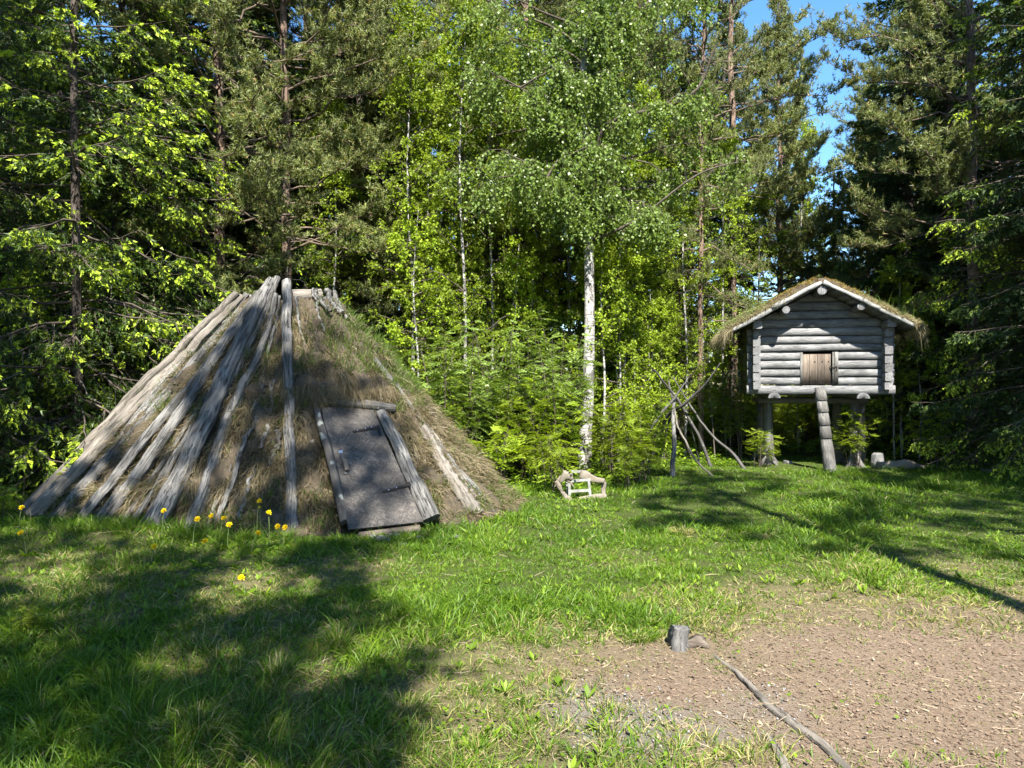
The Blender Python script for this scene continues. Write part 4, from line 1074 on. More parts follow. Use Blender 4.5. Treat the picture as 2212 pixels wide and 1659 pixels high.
# long tussocks in the foreground
for u, v, hgt, cnt, dr_, lb in (
    (425, 1610, .30, 420, .45, 'big long-bladed tussock at the bottom edge left of centre'),
    (300, 1600, .26, 300, .25, 'dark green tussock at the bottom edge beside the biggest one'),
    (245, 1500, .26, 320, .15, 'dark tussock in the shade at lower left'),
    (600, 1475, .24, 320, .35, 'spreading tussock with pale curled blades left of centre'),
    (730, 1395, .22, 300, .35, 'tussock with pale straw at the lower centre'),
    (690, 1620, .18, 340, .8, 'flattened straw-coloured tussock at the bottom edge'),
    (875, 1540, .18, 260, .7, 'dry straw tussock in the sunlit patch near the bottom'),
    (1385, 1375, .14, 240, .1, 'bright green tuft beside the cut stump'),
    (1475, 1150, .16, 200, .9, 'pale straw tuft in the middle of the lawn'),
    (1660, 1165, .15, 160, .9, 'pale straw tuft right of the middle of the lawn'),
    (20, 1110, .32, 260, .1, 'tall bright grass clump at the left foot of the hut')):
    x, y = g(u, v); mb = MB(); a = rng.uniform(0, 6.28, cnt); rr = np.sqrt(rng.random(cnt)) * .07
    p = np.stack([np.cos(a) * rr, np.sin(a) * rr, 0 * a - .01], -1)
    d = nrm(np.stack([np.cos(a), np.sin(a), 0 * a], -1) * rng.uniform(.1, 1.0, (cnt, 1)) + [0, 0, 1] + rdir(cnt) * .2)
    r = np.where(rng.random(cnt) < dr_, rng.uniform(.78, 1, cnt), rng.uniform(.15, .6, cnt))
    blades(mb, p, d, hgt * rng.uniform(.5, 1.15, cnt), .0045, np.stack([np.cos(a), np.sin(a), 0 * a - 1.0], -1) * rng.uniform(.3, .8, (cnt, 1)), rnd=r)
    o = obj('grass_tussock', mb.mesh('grass_tussock', M['grass']), None, (x, y, float(gh(x, y)))); tag(o, lb, 'grass tussock', 'long grass tussocks on the clearing')

# ------------------------------------------------------------------ trees
def branch_pts(base, az, el, L, droop, upt=0.0, n=7, wig=.0, r=rng):
    """branch polylines, vectorised over branches -> (B, n, 3)"""
    B = len(az); t = np.linspace(0, 1, n)[None, :, None]
    h = np.stack([np.cos(az), np.sin(az), 0 * az], -1)[:, None, :]
    z = np.array([0, 0, 1.])
    out = base[:, None, :] + h * (L * np.cos(el))[:, None, None] * t + z * (L[:, None, None] * (np.sin(el)[:, None, None] * t - np.broadcast_to(droop, (B,))[:, None, None] * t ** 2 + np.broadcast_to(upt, (B,))[:, None, None] * t ** 4))
    if wig: out = out + np.cumsum(r.normal(size=out.shape) * wig * L[:, None, None], 1) * (t > 0)
    return out
def at_t(P, bi, t):
    n = P.shape[1]; f = np.clip(t, 0, .9999) * (n - 1); i = f.astype(int); fr_ = (f - i)[:, None]
    a, b = P[bi, i], P[bi, i + 1]; return a * (1 - fr_) + b * fr_, nrm(b - a)
def mk_tree(name, parts):
    r = empty(name); 
    for nm, me in parts: obj(nm, me, r)
    return r

def spruce(name, H, r0, z0, Rm, nb, sec, tert, sp, mat, seed, nl=.035, nw=.010, droop=.35, tipw=.3, dead=14, hang=1.0):
    r = np.random.default_rng(seed)
    tk = MB(); zz = np.linspace(-.1, H, 18); tp = np.stack([np.cumsum(r.normal(size=18)) * .015, np.cumsum(r.normal(size=18)) * .015, zz], -1)
    tube(tk, tp, r0 * (1 - zz / (H * 1.02)) ** .85 + .008 + .04 * np.exp(-zz * 4), 10, rough=.08)
    t = np.sort(r.random(nb)) ** 1.05; zb = z0 + (H * .985 - z0) * t
    az = (np.arange(nb) * 2.399 + r.normal(size=nb) * .5); el = np.interp(t, [0, .5, 1], [-.15, .1, .75]) + r.normal(size=nb) * .12
    L = Rm * (1 - t) ** .75 * r.uniform(.65, 1.1, nb) + .12
    base = np.stack([0 * zb, 0 * zb, zb], -1)
    dr = droop * (1 - t * .6); P = branch_pts(base, az, el, L, dr, dr * .55, 8, .012, r)
    br = MB()
    for k in range(nb): tube(br, P[k], np.linspace(.007 + .006 * L[k], .003, 8), 4, cap=False)
    # dead lower twigs
    dz = MB()
    if dead:
        zd = r.uniform(.4, max(z0 + 1, 1.5), dead); ad = r.uniform(0, 6.28, dead); Ld = r.uniform(.4, 1.5, dead)
        Pd = branch_pts(np.stack([0 * zd, 0 * zd, zd], -1), ad, r.normal(size=dead) * .2, Ld, .25, .1, 6, .03, r)
        for k in range(dead): tube(dz, Pd[k], np.linspace(.012, .003, 6), 4, cap=False)
        bi = np.repeat(np.arange(dead), 9); tt = r.uniform(.2, 1, len(bi)); p, d = at_t(Pd, bi, tt); dd = nrm(d + rdir(len(bi), r) * .9)
        spikes(dz, p, dd, r.uniform(.1, .4, len(bi)), .008)
    ns = np.maximum(4, (sec * L).astype(int)); bi = np.repeat(np.arange(nb), ns); m = len(bi)
    tt = r.uniform(.06, 1, m); p, d = at_t(P, bi, tt)
    side = nrm(np.cross(d, [0, 0, 1.])) * np.where(r.random(m) < .5, 1, -1)[:, None]
    ls = (.10 + .05 * hang + .33 * (1 - tt) * L[bi] * .8) * r.uniform(.6, 1.2, m); ls = np.minimum(ls, .75)
    dd = nrm(d * .75 + side * r.uniform(.4, 1.0, (m, 1)) + np.array([0, 0, -1.]) * r.uniform(.1, .9, (m, 1)) * (1.15 - t[bi])[:, None] * (droop * 2.2 * hang))
    nd = MB()
    spikes(br, p, dd, ls, .010)
    # tertiary shoots
    b2 = np.repeat(np.arange(m), tert); m2 = len(b2); t2 = r.uniform(.15, 1, m2)
    p2 = p[b2] + dd[b2] * (ls[b2] * t2)[:, None] + np.array([0, 0, -1.]) * (ls[b2] * t2 ** 2 * .25)[:, None]
    s2 = nrm(np.cross(dd[b2], rdir(m2, r) * .5 + [0, 0, 1.])) * np.where(r.random(m2) < .5, 1, -1)[:, None]
    d2 = nrm(dd[b2] * .9 + s2 * .65 + np.array([0, 0, -.35])); l2 = r.uniform(.06, .13, m2)
    newg = ((tt[b2] > .45) & (r.random(m2) < tipw + .35 * (tt[b2] > .8))) | (r.random(m2) < .06)
    b3 = np.repeat(np.arange(m2), sp); m3 = len(b3); t3 = r.random(m3)
    p3 = p2[b3] + d2[b3] * (l2[b3] * t3)[:, None]
    d3 = nrm(d2[b3] * 1.0 + nrm(np.cross(d2[b3], rdir(m3, r))) * .75)
    bright = newg[b3] & (t3 > .3)
    rn = np.where(bright, r.uniform(.84, 1, m3), np.clip(r.normal(.4, .18, m3) + .25 * (tt[b2][b3] - .5), 0, .79))
    spikes(nd, p3, d3, nl * r.uniform(.7, 1.3, m3) * np.where(bright, .85, 1), nw * np.where(bright, 1.5, 1), rnd=rn)
    parts = [('trunk', tk.mesh('trunk', M['bark_spruce'], True)), ('branches', br.mesh('branches', M['twig_dark'])), ('needles', nd.mesh('needles', M[mat]))]
    if dead: parts.append(('dead_branches', dz.mesh('dead_branches', M['twig'])))
    return mk_tree(name, parts)

def pine(name, H, r0, z0, Rm, nb, ntuft, seed, shape='round', nneed=12, nl=.075, nw=.011, dead=16, flat=.55):
    r = np.random.default_rng(seed)
    tk = MB(); zz = np.linspace(-.1, H * .97, 20); tp = np.stack([np.cumsum(r.normal(size=20)) * .022, np.cumsum(r.normal(size=20)) * .022, zz], -1)
    tube(tk, tp, r0 * (1 - zz / (H * 1.02)) ** .7 + .012, 10, rough=.08)
    t = np.sort(r.random(nb)); zb = z0 + (H * .97 - z0) * t
    cx = np.interp(zb, zz, tp[:, 0]); cy = np.interp(zb, zz, tp[:, 1])
    az = np.arange(nb) * 2.399 + r.normal(size=nb) * .6
    if shape == 'cone': prof = (1 - t) ** .8 + .06; el = np.interp(t, [0, 1], [.25, 1.0])
    else: prof = np.sin(np.clip(t * .82 + .18, 0, 1) * math.pi) ** .6 + .1; el = np.interp(t, [0, .5, 1], [-.05, .25, 1.0])
    L = Rm * prof * r.uniform(.6, 1.15, nb); el = el + r.normal(size=nb) * .15
    P = branch_pts(np.stack([cx, cy, zb], -1), az, el, L, .12, .18, 8, .03, r)
    br = MB()
    for k in range(nb): tube(br, P[k], np.linspace(.006 + .008 * L[k], .003, 8), 5, cap=False)
    dz = MB()
    if dead:
        zd = r.uniform(z0 * .35, z0 + .3 * (H - z0), dead); ad = r.uniform(0, 6.28, dead); Ld = r.uniform(.3, 1.6, dead)
        Pd = branch_pts(np.stack([0 * zd, 0 * zd, zd], -1), ad, r.normal(size=dead) * .3, Ld, .2, .2, 6, .06, r)
        for k in range(dead): tube(dz, Pd[k], np.linspace(.009, .003, 6), 4, cap=False)
        bi = np.repeat(np.arange(dead), 10); p, d = at_t(Pd, bi, r.uniform(.2, 1, len(bi))); spikes(dz, p, nrm(d + rdir(len(bi), r)), r.uniform(.1, .45, len(bi)), .009)
    w = L / L.sum(); ns = np.maximum(2, (ntuft / 7 * w).astype(int)); bi = np.repeat(np.arange(nb), ns); m = len(bi)
    tt = r.uniform(.3, 1, m) ** .75; p, d = at_t(P, bi, tt)
    sd = nrm(np.cross(d, [0, 0, 1.])) * r.uniform(-1, 1, (m, 1)); dd = nrm(d * .5 + sd * 1.0 + [0, 0, .35] + rdir(m, r) * .3); ls = r.uniform(.15, .5, m) * (.5 + .5 * L[bi] / Rm)
    spikes(br, p, dd, ls, .012)
    b2 = np.repeat(np.arange(m), 7); m2 = len(b2); t2 = r.uniform(.35, 1.1, m2)
    p2 = p[b2] + dd[b2] * (ls[b2] * t2)[:, None] + rdir(m2, r) * [.10, .10, .10 * flat] * r.uniform(.3, 1, (m2, 1))
    d2 = nrm(dd[b2] * .5 + [0, 0, .7] + rdir(m2, r) * .5); brown = r.random(m2) < .16
    b3 = np.repeat(np.arange(m2), nneed); m3 = len(b3)
    d3 = nrm(d2[b3] * .75 + rdir(m3, r)); nd = MB()
    rn = np.clip(r.normal(.45, .2, m2), 0, .87)[b3] + r.normal(size=m3) * .04
    rn = np.clip(rn, 0, .88); rn = np.where(brown[b3] & (r.random(m3) < .3), r.uniform(.93, 1, m3), rn)
    spikes(nd, p2[b3] + d2[b3] * r.uniform(-.05, .03, (m3, 1)), d3, nl * r.uniform(.6, 1.15, m3), nw, rnd=rn)
    parts = [('trunk', tk.mesh('trunk', M['bark_pine'], True)), ('branches', br.mesh('branches', M['twig_mid'])), ('needles', nd.mesh('needles', M['pine']))]
    if dead: parts.append(('dead_branches', dz.mesh('dead_branches', M['twig'])))
    return mk_tree(name, parts)

def broadleaf(name, trunk_pts, trunk_r, limbs, nb, zr, Lr, sec, tw, lv, seed, mat='birch', lsz=.05, hang=.9, el=(.3, .9), twl=(.25, .7), bark='bark_birch', spread=None, up=.0, tsides=10):
    r = np.random.default_rng(seed)
    tk = MB(); T = smooth_path(trunk_pts, 40); tube(tk, T, np.interp(np.linspace(0, 1, 40), np.linspace(0, 1, len(trunk_r)), trunk_r), tsides, rough=.07)
    lm = MB(); paths = [T]
    for lp, lr in limbs:
        q = smooth_path(lp, 16); tube(lm, q, np.linspace(lr[0], lr[1], 16), 7, rough=.1); paths.append(q)
    base, L, az, ez = [], [], [], []
    for i in range(nb):
        z = zr[0] + (zr[1] - zr[0]) * r.random() ** .9
        if len(paths) > 1 and r.random() < .45:
            q = paths[1 + r.integers(len(paths) - 1)]; b = q[int(r.uniform(.25, .99) * (len(q) - 1))]; f = .6
        else:
            k = int(np.argmin(np.abs(T[:, 2] - z))); b = T[k]; f = 1
        tt = (z - zr[0]) / (zr[1] - zr[0]); base.append(b); L.append(f * np.interp(tt, [0, .35, 1], [Lr[0], Lr[1], Lr[2]]) * r.uniform(.65, 1.15)); az.append(i * 2.399 + r.normal() * .5); ez.append(r.uniform(*el) + .3 * tt)
    base = np.array(base); L = np.array(L); az = np.array(az); ez = np.array(ez)
    if len(limbs): L = L * np.where(np.sin(az) < -.4, .32, 1)
    P = branch_pts(base, az, ez, L, .35 * hang, 0, 8, .02, r)
    for k in range(nb): tube(lm, P[k], np.linspace(.006 + .011 * L[k], .003, 8), 4, cap=False)
    bi = np.repeat(np.arange(nb), sec); m = len(bi); tt = r.uniform(.15, 1, m); p, d = at_t(P, bi, tt)
    dd = nrm(d * .6 + rdir(m, r) * [1, 1, .6]); ls = r.uniform(.15, .5, m) * np.clip(L[bi], .6, 2) * .6
    Q = branch_pts(p, np.arctan2(dd[:, 1], dd[:, 0]), np.arcsin(np.clip(dd[:, 2], -.9, .9)), ls, .4 * hang, 0, 4, .03, r)
    spikes(lm, p, nrm(Q[:, 2] - p), np.linalg.norm(Q[:, 2] - p, axis=1), .010)
    b2 = np.repeat(np.arange(m), tw); m2 = len(b2); q, d2 = at_t(Q, b2, r.uniform(.1, 1, m2))
    hd = nrm(d2 * (1 - hang * .75) + np.array([0, 0, -1.]) * hang * .8 + rdir(m2, r) * .45 + [0, 0, up]); hl = r.uniform(*twl, m2)
    spikes(lm, q, hd, hl, .0045)
    b3 = np.repeat(np.arange(m2), lv); m3 = len(b3); t3 = r.uniform(.05, 1, m3)
    p3 = q[b3] + hd[b3] * (hl[b3] * t3)[:, None] + rdir(m3, r) * .025
    ld = nrm(hd[b3] * .3 + rdir(m3, r) * .8 + [0, 0, -.45]); sd = rdir(m3, r); lf = MB()
    sz = lsz * r.uniform(.65, 1.2, m3)
    leaves(lf, p3, ld, sd, sz, sz * .8, rnd=np.clip(r.normal(.5, .2, m3), 0, .97) + .03 * (r.random(m3) < .04), mat=0)
    return mk_tree(name, [('trunk', tk.mesh('trunk', M[bark], True)), ('branches', lm.mesh('branches', M['twig_dark'])), ('leaves', lf.mesh('leaves', M[mat]))])

def rowan_bush(name, H, nst, nlf, seed, mat='rowan', spread=.25):
    r = np.random.default_rng(seed); st = MB(); lf = MB(); S = []
    for i in range(nst):
        a = r.uniform(0, 6.28); h = H * r.uniform(.55, 1.05); lean = r.uniform(.05, .35) * h
        b = np.array([r.normal() * spread * .4, r.normal() * spread * .4, -.03]); q = smooth_path([b, b + [math.cos(a) * lean * .3, math.sin(a) * lean * .3, h * .5], b + [math.cos(a) * lean, math.sin(a) * lean, h]], 8)
        S.append(q); tube(st, q, np.linspace(.006 + .005 * H, .003, 8), 5, cap=False)
    S = np.array(S); bi = r.integers(nst, size=nlf); t = r.uniform(.28, 1, nlf) ** .8; p, d = at_t(S, bi, t)
    a = r.uniform(0, 6.28, nlf); out = np.stack([np.cos(a), np.sin(a), r.uniform(.1, .7, nlf)], -1)
    # side twigs carry the leaves further out
    tw = r.uniform(.0, .22, nlf) * min(H, 1.6) * (1.1 - t); p0 = p; p = p + nrm(out) * tw[:, None]; spikes(st, p0, nrm(out), tw + .02, .006)
    ax = nrm(np.stack([np.cos(a), np.sin(a), r.uniform(-.35, .9, nlf)], -1)); Ll_ = r.uniform(.15, .27, nlf)
    spikes(st, p, ax, Ll_, .004, mat=0)
    sdv = nrm(np.cross(ax, nrm(rdir(nlf, r) * .55 + [0, 0, 1.]))); npair = 6
    k = np.tile(np.repeat(np.arange(npair), 2), nlf); li = np.repeat(np.arange(nlf), npair * 2); sg = np.tile([1, -1], nlf * npair)
    tp = .22 + .13 * k; pos = p[li] + ax[li] * (Ll_[li] * tp)[:, None] - np.array([0, 0, 1.]) * (Ll_[li] * tp ** 2 * .35)[:, None]
    ld = nrm(sdv[li] * sg[:, None] + ax[li] * .45 + [0, 0, -.15] + rdir(len(li), r) * .12); sz = Ll_[li] * .34 * np.sin((tp * .8 + .25) * math.pi * .72)
    leaves(lf, pos, ld, ax[li] + rdir(len(li), r) * .2, sz, sz * .42, rnd=np.clip(r.normal(.5, .22, len(li)), 0, 1), k=.5)
    tip_ = p + ax * Ll_[:, None] - np.array([0, 0, 1.]) * (Ll_ * .35)[:, None]
    leaves(lf, tip_, ax, sdv, Ll_ * .32, Ll_ * .12, rnd=.6, k=.5)
    return mk_tree(name, [('stem', st.mesh('stem', M['twig_dark'])), ('leaves', lf.mesh('leaves', M[mat]))])

FAST = 1.0
protos = {}
protos['spruce_big'] = spruce('spruce_tree', 15, .09, .6, 2.5, 175, 17, 6, 8, 'spruce', 11, nl=.046, nw=.016, tipw=.5, droop=.42, hang=2.0)
protos['spruce_mid'] = spruce('spruce_tree', 9, .05, .3, 1.7, 150, 12, 6, 7, 'spruce', 12, nl=.048, nw=.018, tipw=.42, dead=6, hang=1.7)
protos['spruce_back'] = spruce('spruce_tree', 14, .14, 1.3, 2.2, 115, 18, 5, 6, 'spruce_dark', 13, nl=.085, nw=.034, tipw=.05, droop=.4)
protos['spruce_back2'] = spruce('spruce_tree', 12, .12, 2.2, 2.0, 105, 18, 5, 6, 'spruce_dark', 14, nl=.085, nw=.034, tipw=.12, droop=.5)
protos['pine_tall'] = pine('pine_tree', 15, .12, 6.3, 2.5, 85, 15000, 21, 'round', nneed=8, nl=.10, nw=.019)
protos['pine_low'] = pine('pine_tree', 14, .11, 3.2, 2.6, 105, 16000, 22, 'round', dead=26, nneed=8, nl=.095, nw=.018)
protos['pine_cone'] = pine('pine_tree', 11, .095, 3.0, 1.9, 110, 15000, 23, 'cone', nneed=8, nl=.10, nw=.019)
protos['pine_high'] = pine('pine_tree', 16, .15, 9.8, 1.9, 48, 5200, 24, 'round', nneed=7, nl=.11, nw=.024, dead=8)
protos['birch_slim'] = broadleaf('birch_tree', [(0, 0, -.1), (.05, 0, 3), (-.05, .05, 6), (.1, 0, 9.3)], (.040, .032, .022, .008), [], 66, (1.6, 9.2), (1.1, 1.2, .35), 7, 4, 7, 31, mat='sapling', lsz=.055, hang=.35, el=(.1, .7), twl=(.12, .3), tsides=7)
protos['birch_young'] = broadleaf('birch_sapling', [(0, 0, -.1), (.06, 0, 1.5), (-.02, .05, 3), (.05, 0, 4.4)], (.028, .022, .014, .005), [], 34, (.5, 4.3), (.7, .8, .25), 6, 4, 6, 32, mat='sapling', lsz=.052, hang=.15, el=(0, .6), twl=(.08, .25), tsides=6)
protos['rowan_a'] = rowan_bush('rowan_sapling', .9, 5, 90, 41)
protos['rowan_b'] = rowan_bush('rowan_sapling', 1.6, 6, 170, 42)
protos['rowan_c'] = rowan_bush('rowan_sapling', 2.5, 6, 250, 43, mat='birch', spread=.4)

used = set()
def place(key, x, y, sc=1.0, rz=None, label=None, group=None, cat=None, z=None):
    p = protos[key]; rz = random.uniform(0, 6.28) if rz is None else rz; z = float(gh(x, y)) - .02 if z is None else z
    if key not in used:
        used.add(key); p.location = (x, y, z); p.rotation_euler = (0, 0, rz); p.scale = (sc, sc, sc) if np.ndim(sc) == 0 else sc
        tag(p, label, cat, group); return p
    return copy_tree(p, (x, y, z), rz, sc, label, group, cat)

# the big birch, with its own trunk and limbs
B0 = D(1262, 1012, 13.0)
def bp(u, v, Y=13.0): return tuple(D(u, v, Y) - [B0[0], B0[1], 0])
hero = broadleaf('birch_tree', [bp(1262, 1022), bp(1265, 930), bp(1270, 860), bp(1273, 700), bp(1272, 550), bp(1266, 400), bp(1258, 280), bp(1262, 130), bp(1276, 20), bp(1282, -300), bp(1290, -650)],
    (.145, .125, .112, .10, .092, .084, .074, .062, .05, .03, .01),
    [([bp(1275, 395), bp(1290, 330, 12.9), bp(1320, 262, 12.7), (1.9, -.4, 6.9), (2.3, -.7, 7.7)], (.055, .018)),
     ([bp(1280, 445), bp(1310, 415), (1.4, .4, 5.5), (2.1, .5, 5.9)], (.035, .012)),
     ([bp(1278, 520), (.9, -.5, 4.6), (1.9, -.9, 5.3), (2.7, -1.1, 5.5)], (.032, .01)),
     ([bp(1258, 330), (-.7, -.4, 6.7), (-1.6, -.6, 7.2)], (.03, .01)),
     ([bp(1266, 470), (-.5, -.7, 5.2), (-1.3, -.9, 5.4)], (.022, .008)),
     ([bp(1262, 180), (.9, .4, 8.6), (1.8, .6, 9.8)], (.035, .01))],
    104, (4.3, 12.6), (2.3, 2.9, .9), 10, 8, 12, 51, mat='birch', lsz=.060, hang=.95, el=(.15, .8), twl=(.3, .95), tsides=14)
hero.location = (B0[0], B0[1], 0); tag(hero, 'big white-barked birch standing over the driftwood frame', 'birch tree')

T = lambda key, u, Y, sc, lb, cat, grp=None, rz=None: place(key, X_(u, Y), Y, sc, rz, lb, grp, cat)
T('spruce_mid', 165, 9.9, 1.35, 'low bright-tipped spruce just left of the hut foot', 'spruce tree')
T('spruce_big', 250, 11.4, 1.0, 'big spruce with bright yellow-green shoot tips on the far left', 'spruce tree')
T('spruce_mid', 290, 11.3, 1.3, 'spruce right behind the big bright-tipped one, left of the hut', 'spruce tree')
T('spruce_big', -90, 9.2, .9, 'dark spruce cut by the left edge of the picture', 'spruce tree')
T('spruce_back', 118, 15.7, 1.1, 'bare-stemmed spruce deep in shade at far left', 'spruce tree')
T('spruce_back2', 360, 14.0, 1.2, 'tall brown-stemmed spruce left of the hut peak', 'spruce tree')
T('spruce_back', 466, 15.0, 1.3, 'thick grey-stemmed spruce behind the left poles of the hut', 'spruce tree')
T('spruce_mid', 575, 14.5, 1.05, 'smaller spruce with lit tips above the hut peak', 'spruce tree')
T('pine_low', 612, 13.8, 1.0, 'pine with lichened branches rising behind the hut peak', 'pine tree')
T('pine_low', 470, 13.0, .95, 'pine with bare grey twigs left of the hut peak', 'pine tree')
T('pine_tall', 822, 17.0, .95, 'orange-stemmed pine rising right of the hut peak', 'pine tree')
T('pine_cone', 838, 16.4, .93, 'dense cone-shaped pine crown beside the orange stem', 'pine tree')
T('birch_slim', 888, 13.6, 1.0, 'slender pale birch nearest the right side of the hut', 'birch tree')
T('birch_slim', 1000, 13.2, .98, 'slender leaning birch between the hut and the big birch', 'birch tree')
T('birch_slim', 945, 15.2, 1.0, 'tall yellow-green birch behind the thicket', 'birch tree')
T('birch_slim', 1110, 14.8, .9, 'slim birch close left of the big birch', 'birch tree')
T('pine_low', 730, 16.2, .95, 'pine between the hut peak and the orange-stemmed pine', 'pine tree')
T('pine_tall', 1050, 19.5, 1.0, 'tall pine behind the slender birches', 'pine tree')
T('pine_tall', 960, 21, 1.1, 'tall pine far behind the yellow-green birch', 'pine tree')
T('pine_low', 690, 15.2, (.8, .8, 1.0), 'grey-green pine crown left of the orange-stemmed pine', 'pine tree')
T('pine_cone', 760, 18.5, 1.1, 'pine crown between two taller pines above the hut', 'pine tree')
T('pine_low', 1140, 17.0, 1.0, 'pine crown just left of the big birch stem', 'pine tree')
T('pine_cone', 1075, 16.0, .95, 'cone-shaped pine behind the slim birches', 'pine tree')
T('pine_low', 1290, 18.5, 1.0, 'pine crown behind the big birch', 'pine tree')
T('birch_slim', 1045, 17.0, 1.15, 'tall leafy birch behind the slim birch row', 'birch tree')
T('birch_slim', 1310, 17.5, 1.15, 'tall leafy birch behind the right limb of the big birch', 'birch tree')
T('birch_slim', 1440, 16.8, .95, 'leafy birch above the pole cone', 'birch tree')
T('birch_slim', 1530, 18.8, 1.05, 'leafy birch right behind the grey-stemmed pine', 'birch tree')
T('birch_slim', 800, 15.6, .8, 'bright leafy birch low behind the right slope of the hut', 'birch tree')
T('pine_low', 1518, 15.0, (.55, .55, .95), 'grey-stemmed pine with dead twigs behind the pole cone', 'pine tree')
T('pine_tall', 1432, 18.0, (.75, .75, 1.0), 'slim orange-stemmed pine between big birch and pole cone', 'pine tree')
T('pine_cone', 1682, 21.0, (1.0, 1.0, 1.20), 'pointed pine standing against the blue sky behind the storehouse', 'pine tree')
T('birch_slim', 1735, 22.5, 1.02, 'leafy birch right of the pointed pine', 'birch tree')
T('birch_slim', 1640, 19.5, .88, 'leafy birch left behind the pointed pine', 'birch tree')
T('birch_slim', 1385, 14.8, .72, 'short bright birch seen right through the lower crown of the big birch', 'birch tree')
T('birch_slim', 1200, 16.5, .85, 'bright birch directly behind the big birch stem', 'birch tree')
T('spruce_mid', 1340, 15.5, .75, 'young spruce left behind the pole cone', 'spruce tree')
T('spruce_mid', 1470, 16.5, .62, 'small bright spruce behind the pole cone', 'spruce tree')
T('spruce_mid', 1585, 16.8, .7, 'small bright spruce left of the storehouse', 'spruce tree')
T('spruce_back2', 1800, 21, .66, 'low spruce in the sky gap above the storehouse', 'spruce tree')
T('pine_cone', 1875, 19.5, .9, 'blue-green pine right of the sky gap', 'pine tree')
T('pine_cone', 1897, 17.2, .72, 'orange-stemmed small pine above the right end of the roof', 'pine tree')
T('spruce_back', 1965, 18.5, .92, 'tall spruce at the right side of the sky gap', 'spruce tree')
T('pine_low', 2098, 13.4, (.95, .95, 1.05), 'big spreading pine at the upper right', 'pine tree', rz=1.0)
T('spruce_back', 2050, 15.5, .85, 'dark spruce right of the storehouse', 'spruce tree')
T('spruce_mid', 2165, 14.4, 1.1, 'dark spruce with low green branches at right', 'spruce tree')
T('spruce_big', 2235, 11.8, .9, 'tall dark spruce at the right edge', 'spruce tree')
T('spruce_back', 2330, 10.8, 1.0, 'dark spruce just beyond the right edge', 'spruce tree')
T('birch_young', 1725, 15.8, .55, 'short leafy sapling seen between the storehouse posts', 'sapling')
T('birch_young', 1948, 14.8, 1.05, 'bright leafy sapling above the right end of the sod roof', 'sapling')

# trees that stand around and behind the viewer and throw the dappled shade
SH = [('pine_high', 4.45, -1.3, 1.0, 'very tall pine behind the viewer to the right', 'pine tree'),
      ('birch_slim', -.55, -2.35, 1.15, 'taller birch behind the viewer', 'birch tree'),
      ('birch_slim', -.1, -1.75, .68, 'small birch right behind the viewer', 'birch tree'),
      ('pine_tall', -1.7, -2.6, (.8, .8, 1.0), 'tall pine behind the viewer to the left', 'pine tree'),
      ('birch_slim', -1.9, -1.6, .95, 'birch behind the viewer to the left', 'birch tree'),
      ('birch_slim', -3.3, -1.6, .85, 'lower birch behind the viewer to the left', 'birch tree'),
      ('pine_low', -3.6, -4.6, .9, 'pine further behind the viewer on the left', 'pine tree'),
      ('spruce_back', -6.3, .6, 1.5, 'very tall spruce left of the viewer', 'spruce tree'),
      ('spruce_back2', -8.2, -.6, 1.5, 'spruce left of the clearing', 'spruce tree'),
      ('spruce_back', -8.6, 3.2, 1.3, 'spruce beside the clearing on the left', 'spruce tree'),
      ('spruce_back2', -9.8, 6.8, 1.1, 'spruce at the left rim of the clearing', 'spruce tree'),
      ('spruce_back', 8.8, 2.6, 1.0, 'spruce beside the clearing on the right', 'spruce tree'),
      ('spruce_back2', 9.8, 5.4, 1.15, 'spruce at the right rim of the clearing', 'spruce tree'),
      ('pine_low', 8.0, .2, 1.0, 'pine right of the viewer', 'pine tree'),
      ('spruce_back', 11.2, 8.2, 1.0, 'spruce right of the storehouse outside the picture', 'spruce tree')]
for k, x, y, s, lb, cat in SH: place(k, x, y, s, None, lb, 'trees around the viewer', cat)

# forest further back
FL = {'spruce_back': ('dark spruce far back in the forest', 'spruce tree'), 'spruce_back2': ('bare-stemmed dark spruce far back in the forest', 'spruce tree'), 'pine_tall': ('tall pine far back in the forest', 'pine tree'), 'birch_slim': ('slim birch far back in the forest', 'birch tree')}
pts = []
tries = 0
while len(pts) < 150 and tries < 20000:
    tries += 1
    y = random.uniform(16, 48); x = random.uniform(-1, 1) * (.8 * y + 3)
    if any((x - a) ** 2 + (y - b) ** 2 < (1.5 + .02 * y) ** 2 for a, b in pts): continue
    u = 1106 + x * 1475 / y
    if 1580 < u < 1960 and y < 24: continue
    pts.append((x, y))
for x, y in pts:
    u = 1106 + x * 1475 / y
    k = random.choices(list(FL), (5, 4, 2, 1.2))[0]; s = random.uniform(.75, 1.1)
    if 1600 < u < 1930: s *= .62
    lb, cat = FL[k]; place(k, x, y, s, None, lb, lb + ' behind the clearing', cat)
for x, y in [(random.uniform(-1, 1) * 24, random.uniform(17, 30)) for _ in range(75)]:
    u = 1106 + x * 1475 / y
    if 1560 < u < 1960 and y < 26: continue
    place('spruce_mid', x, y, random.uniform(.45, .9), None, 'small spruce in the understorey far back in the forest', 'small spruces far back in the forest', 'spruce tree')
# left dark wood right behind the first row
for x, y in ((-8.6, 11.5), (-9.8, 13.5), (-7.4, 14.2), (-11.5, 15.5), (-6.2, 16.8), (-5.4, 14.6), (9.6, 15.0), (10.6, 12.2), (12.2, 14.5)):
    k = 'spruce_back' if random.random() < .5 else 'spruce_back2'
    place(k, x, y, random.uniform(.8, 1.05), None, 'dark spruce standing in the shaded rim of the wood', 'spruces in the shaded rim of the wood', 'spruce tree')

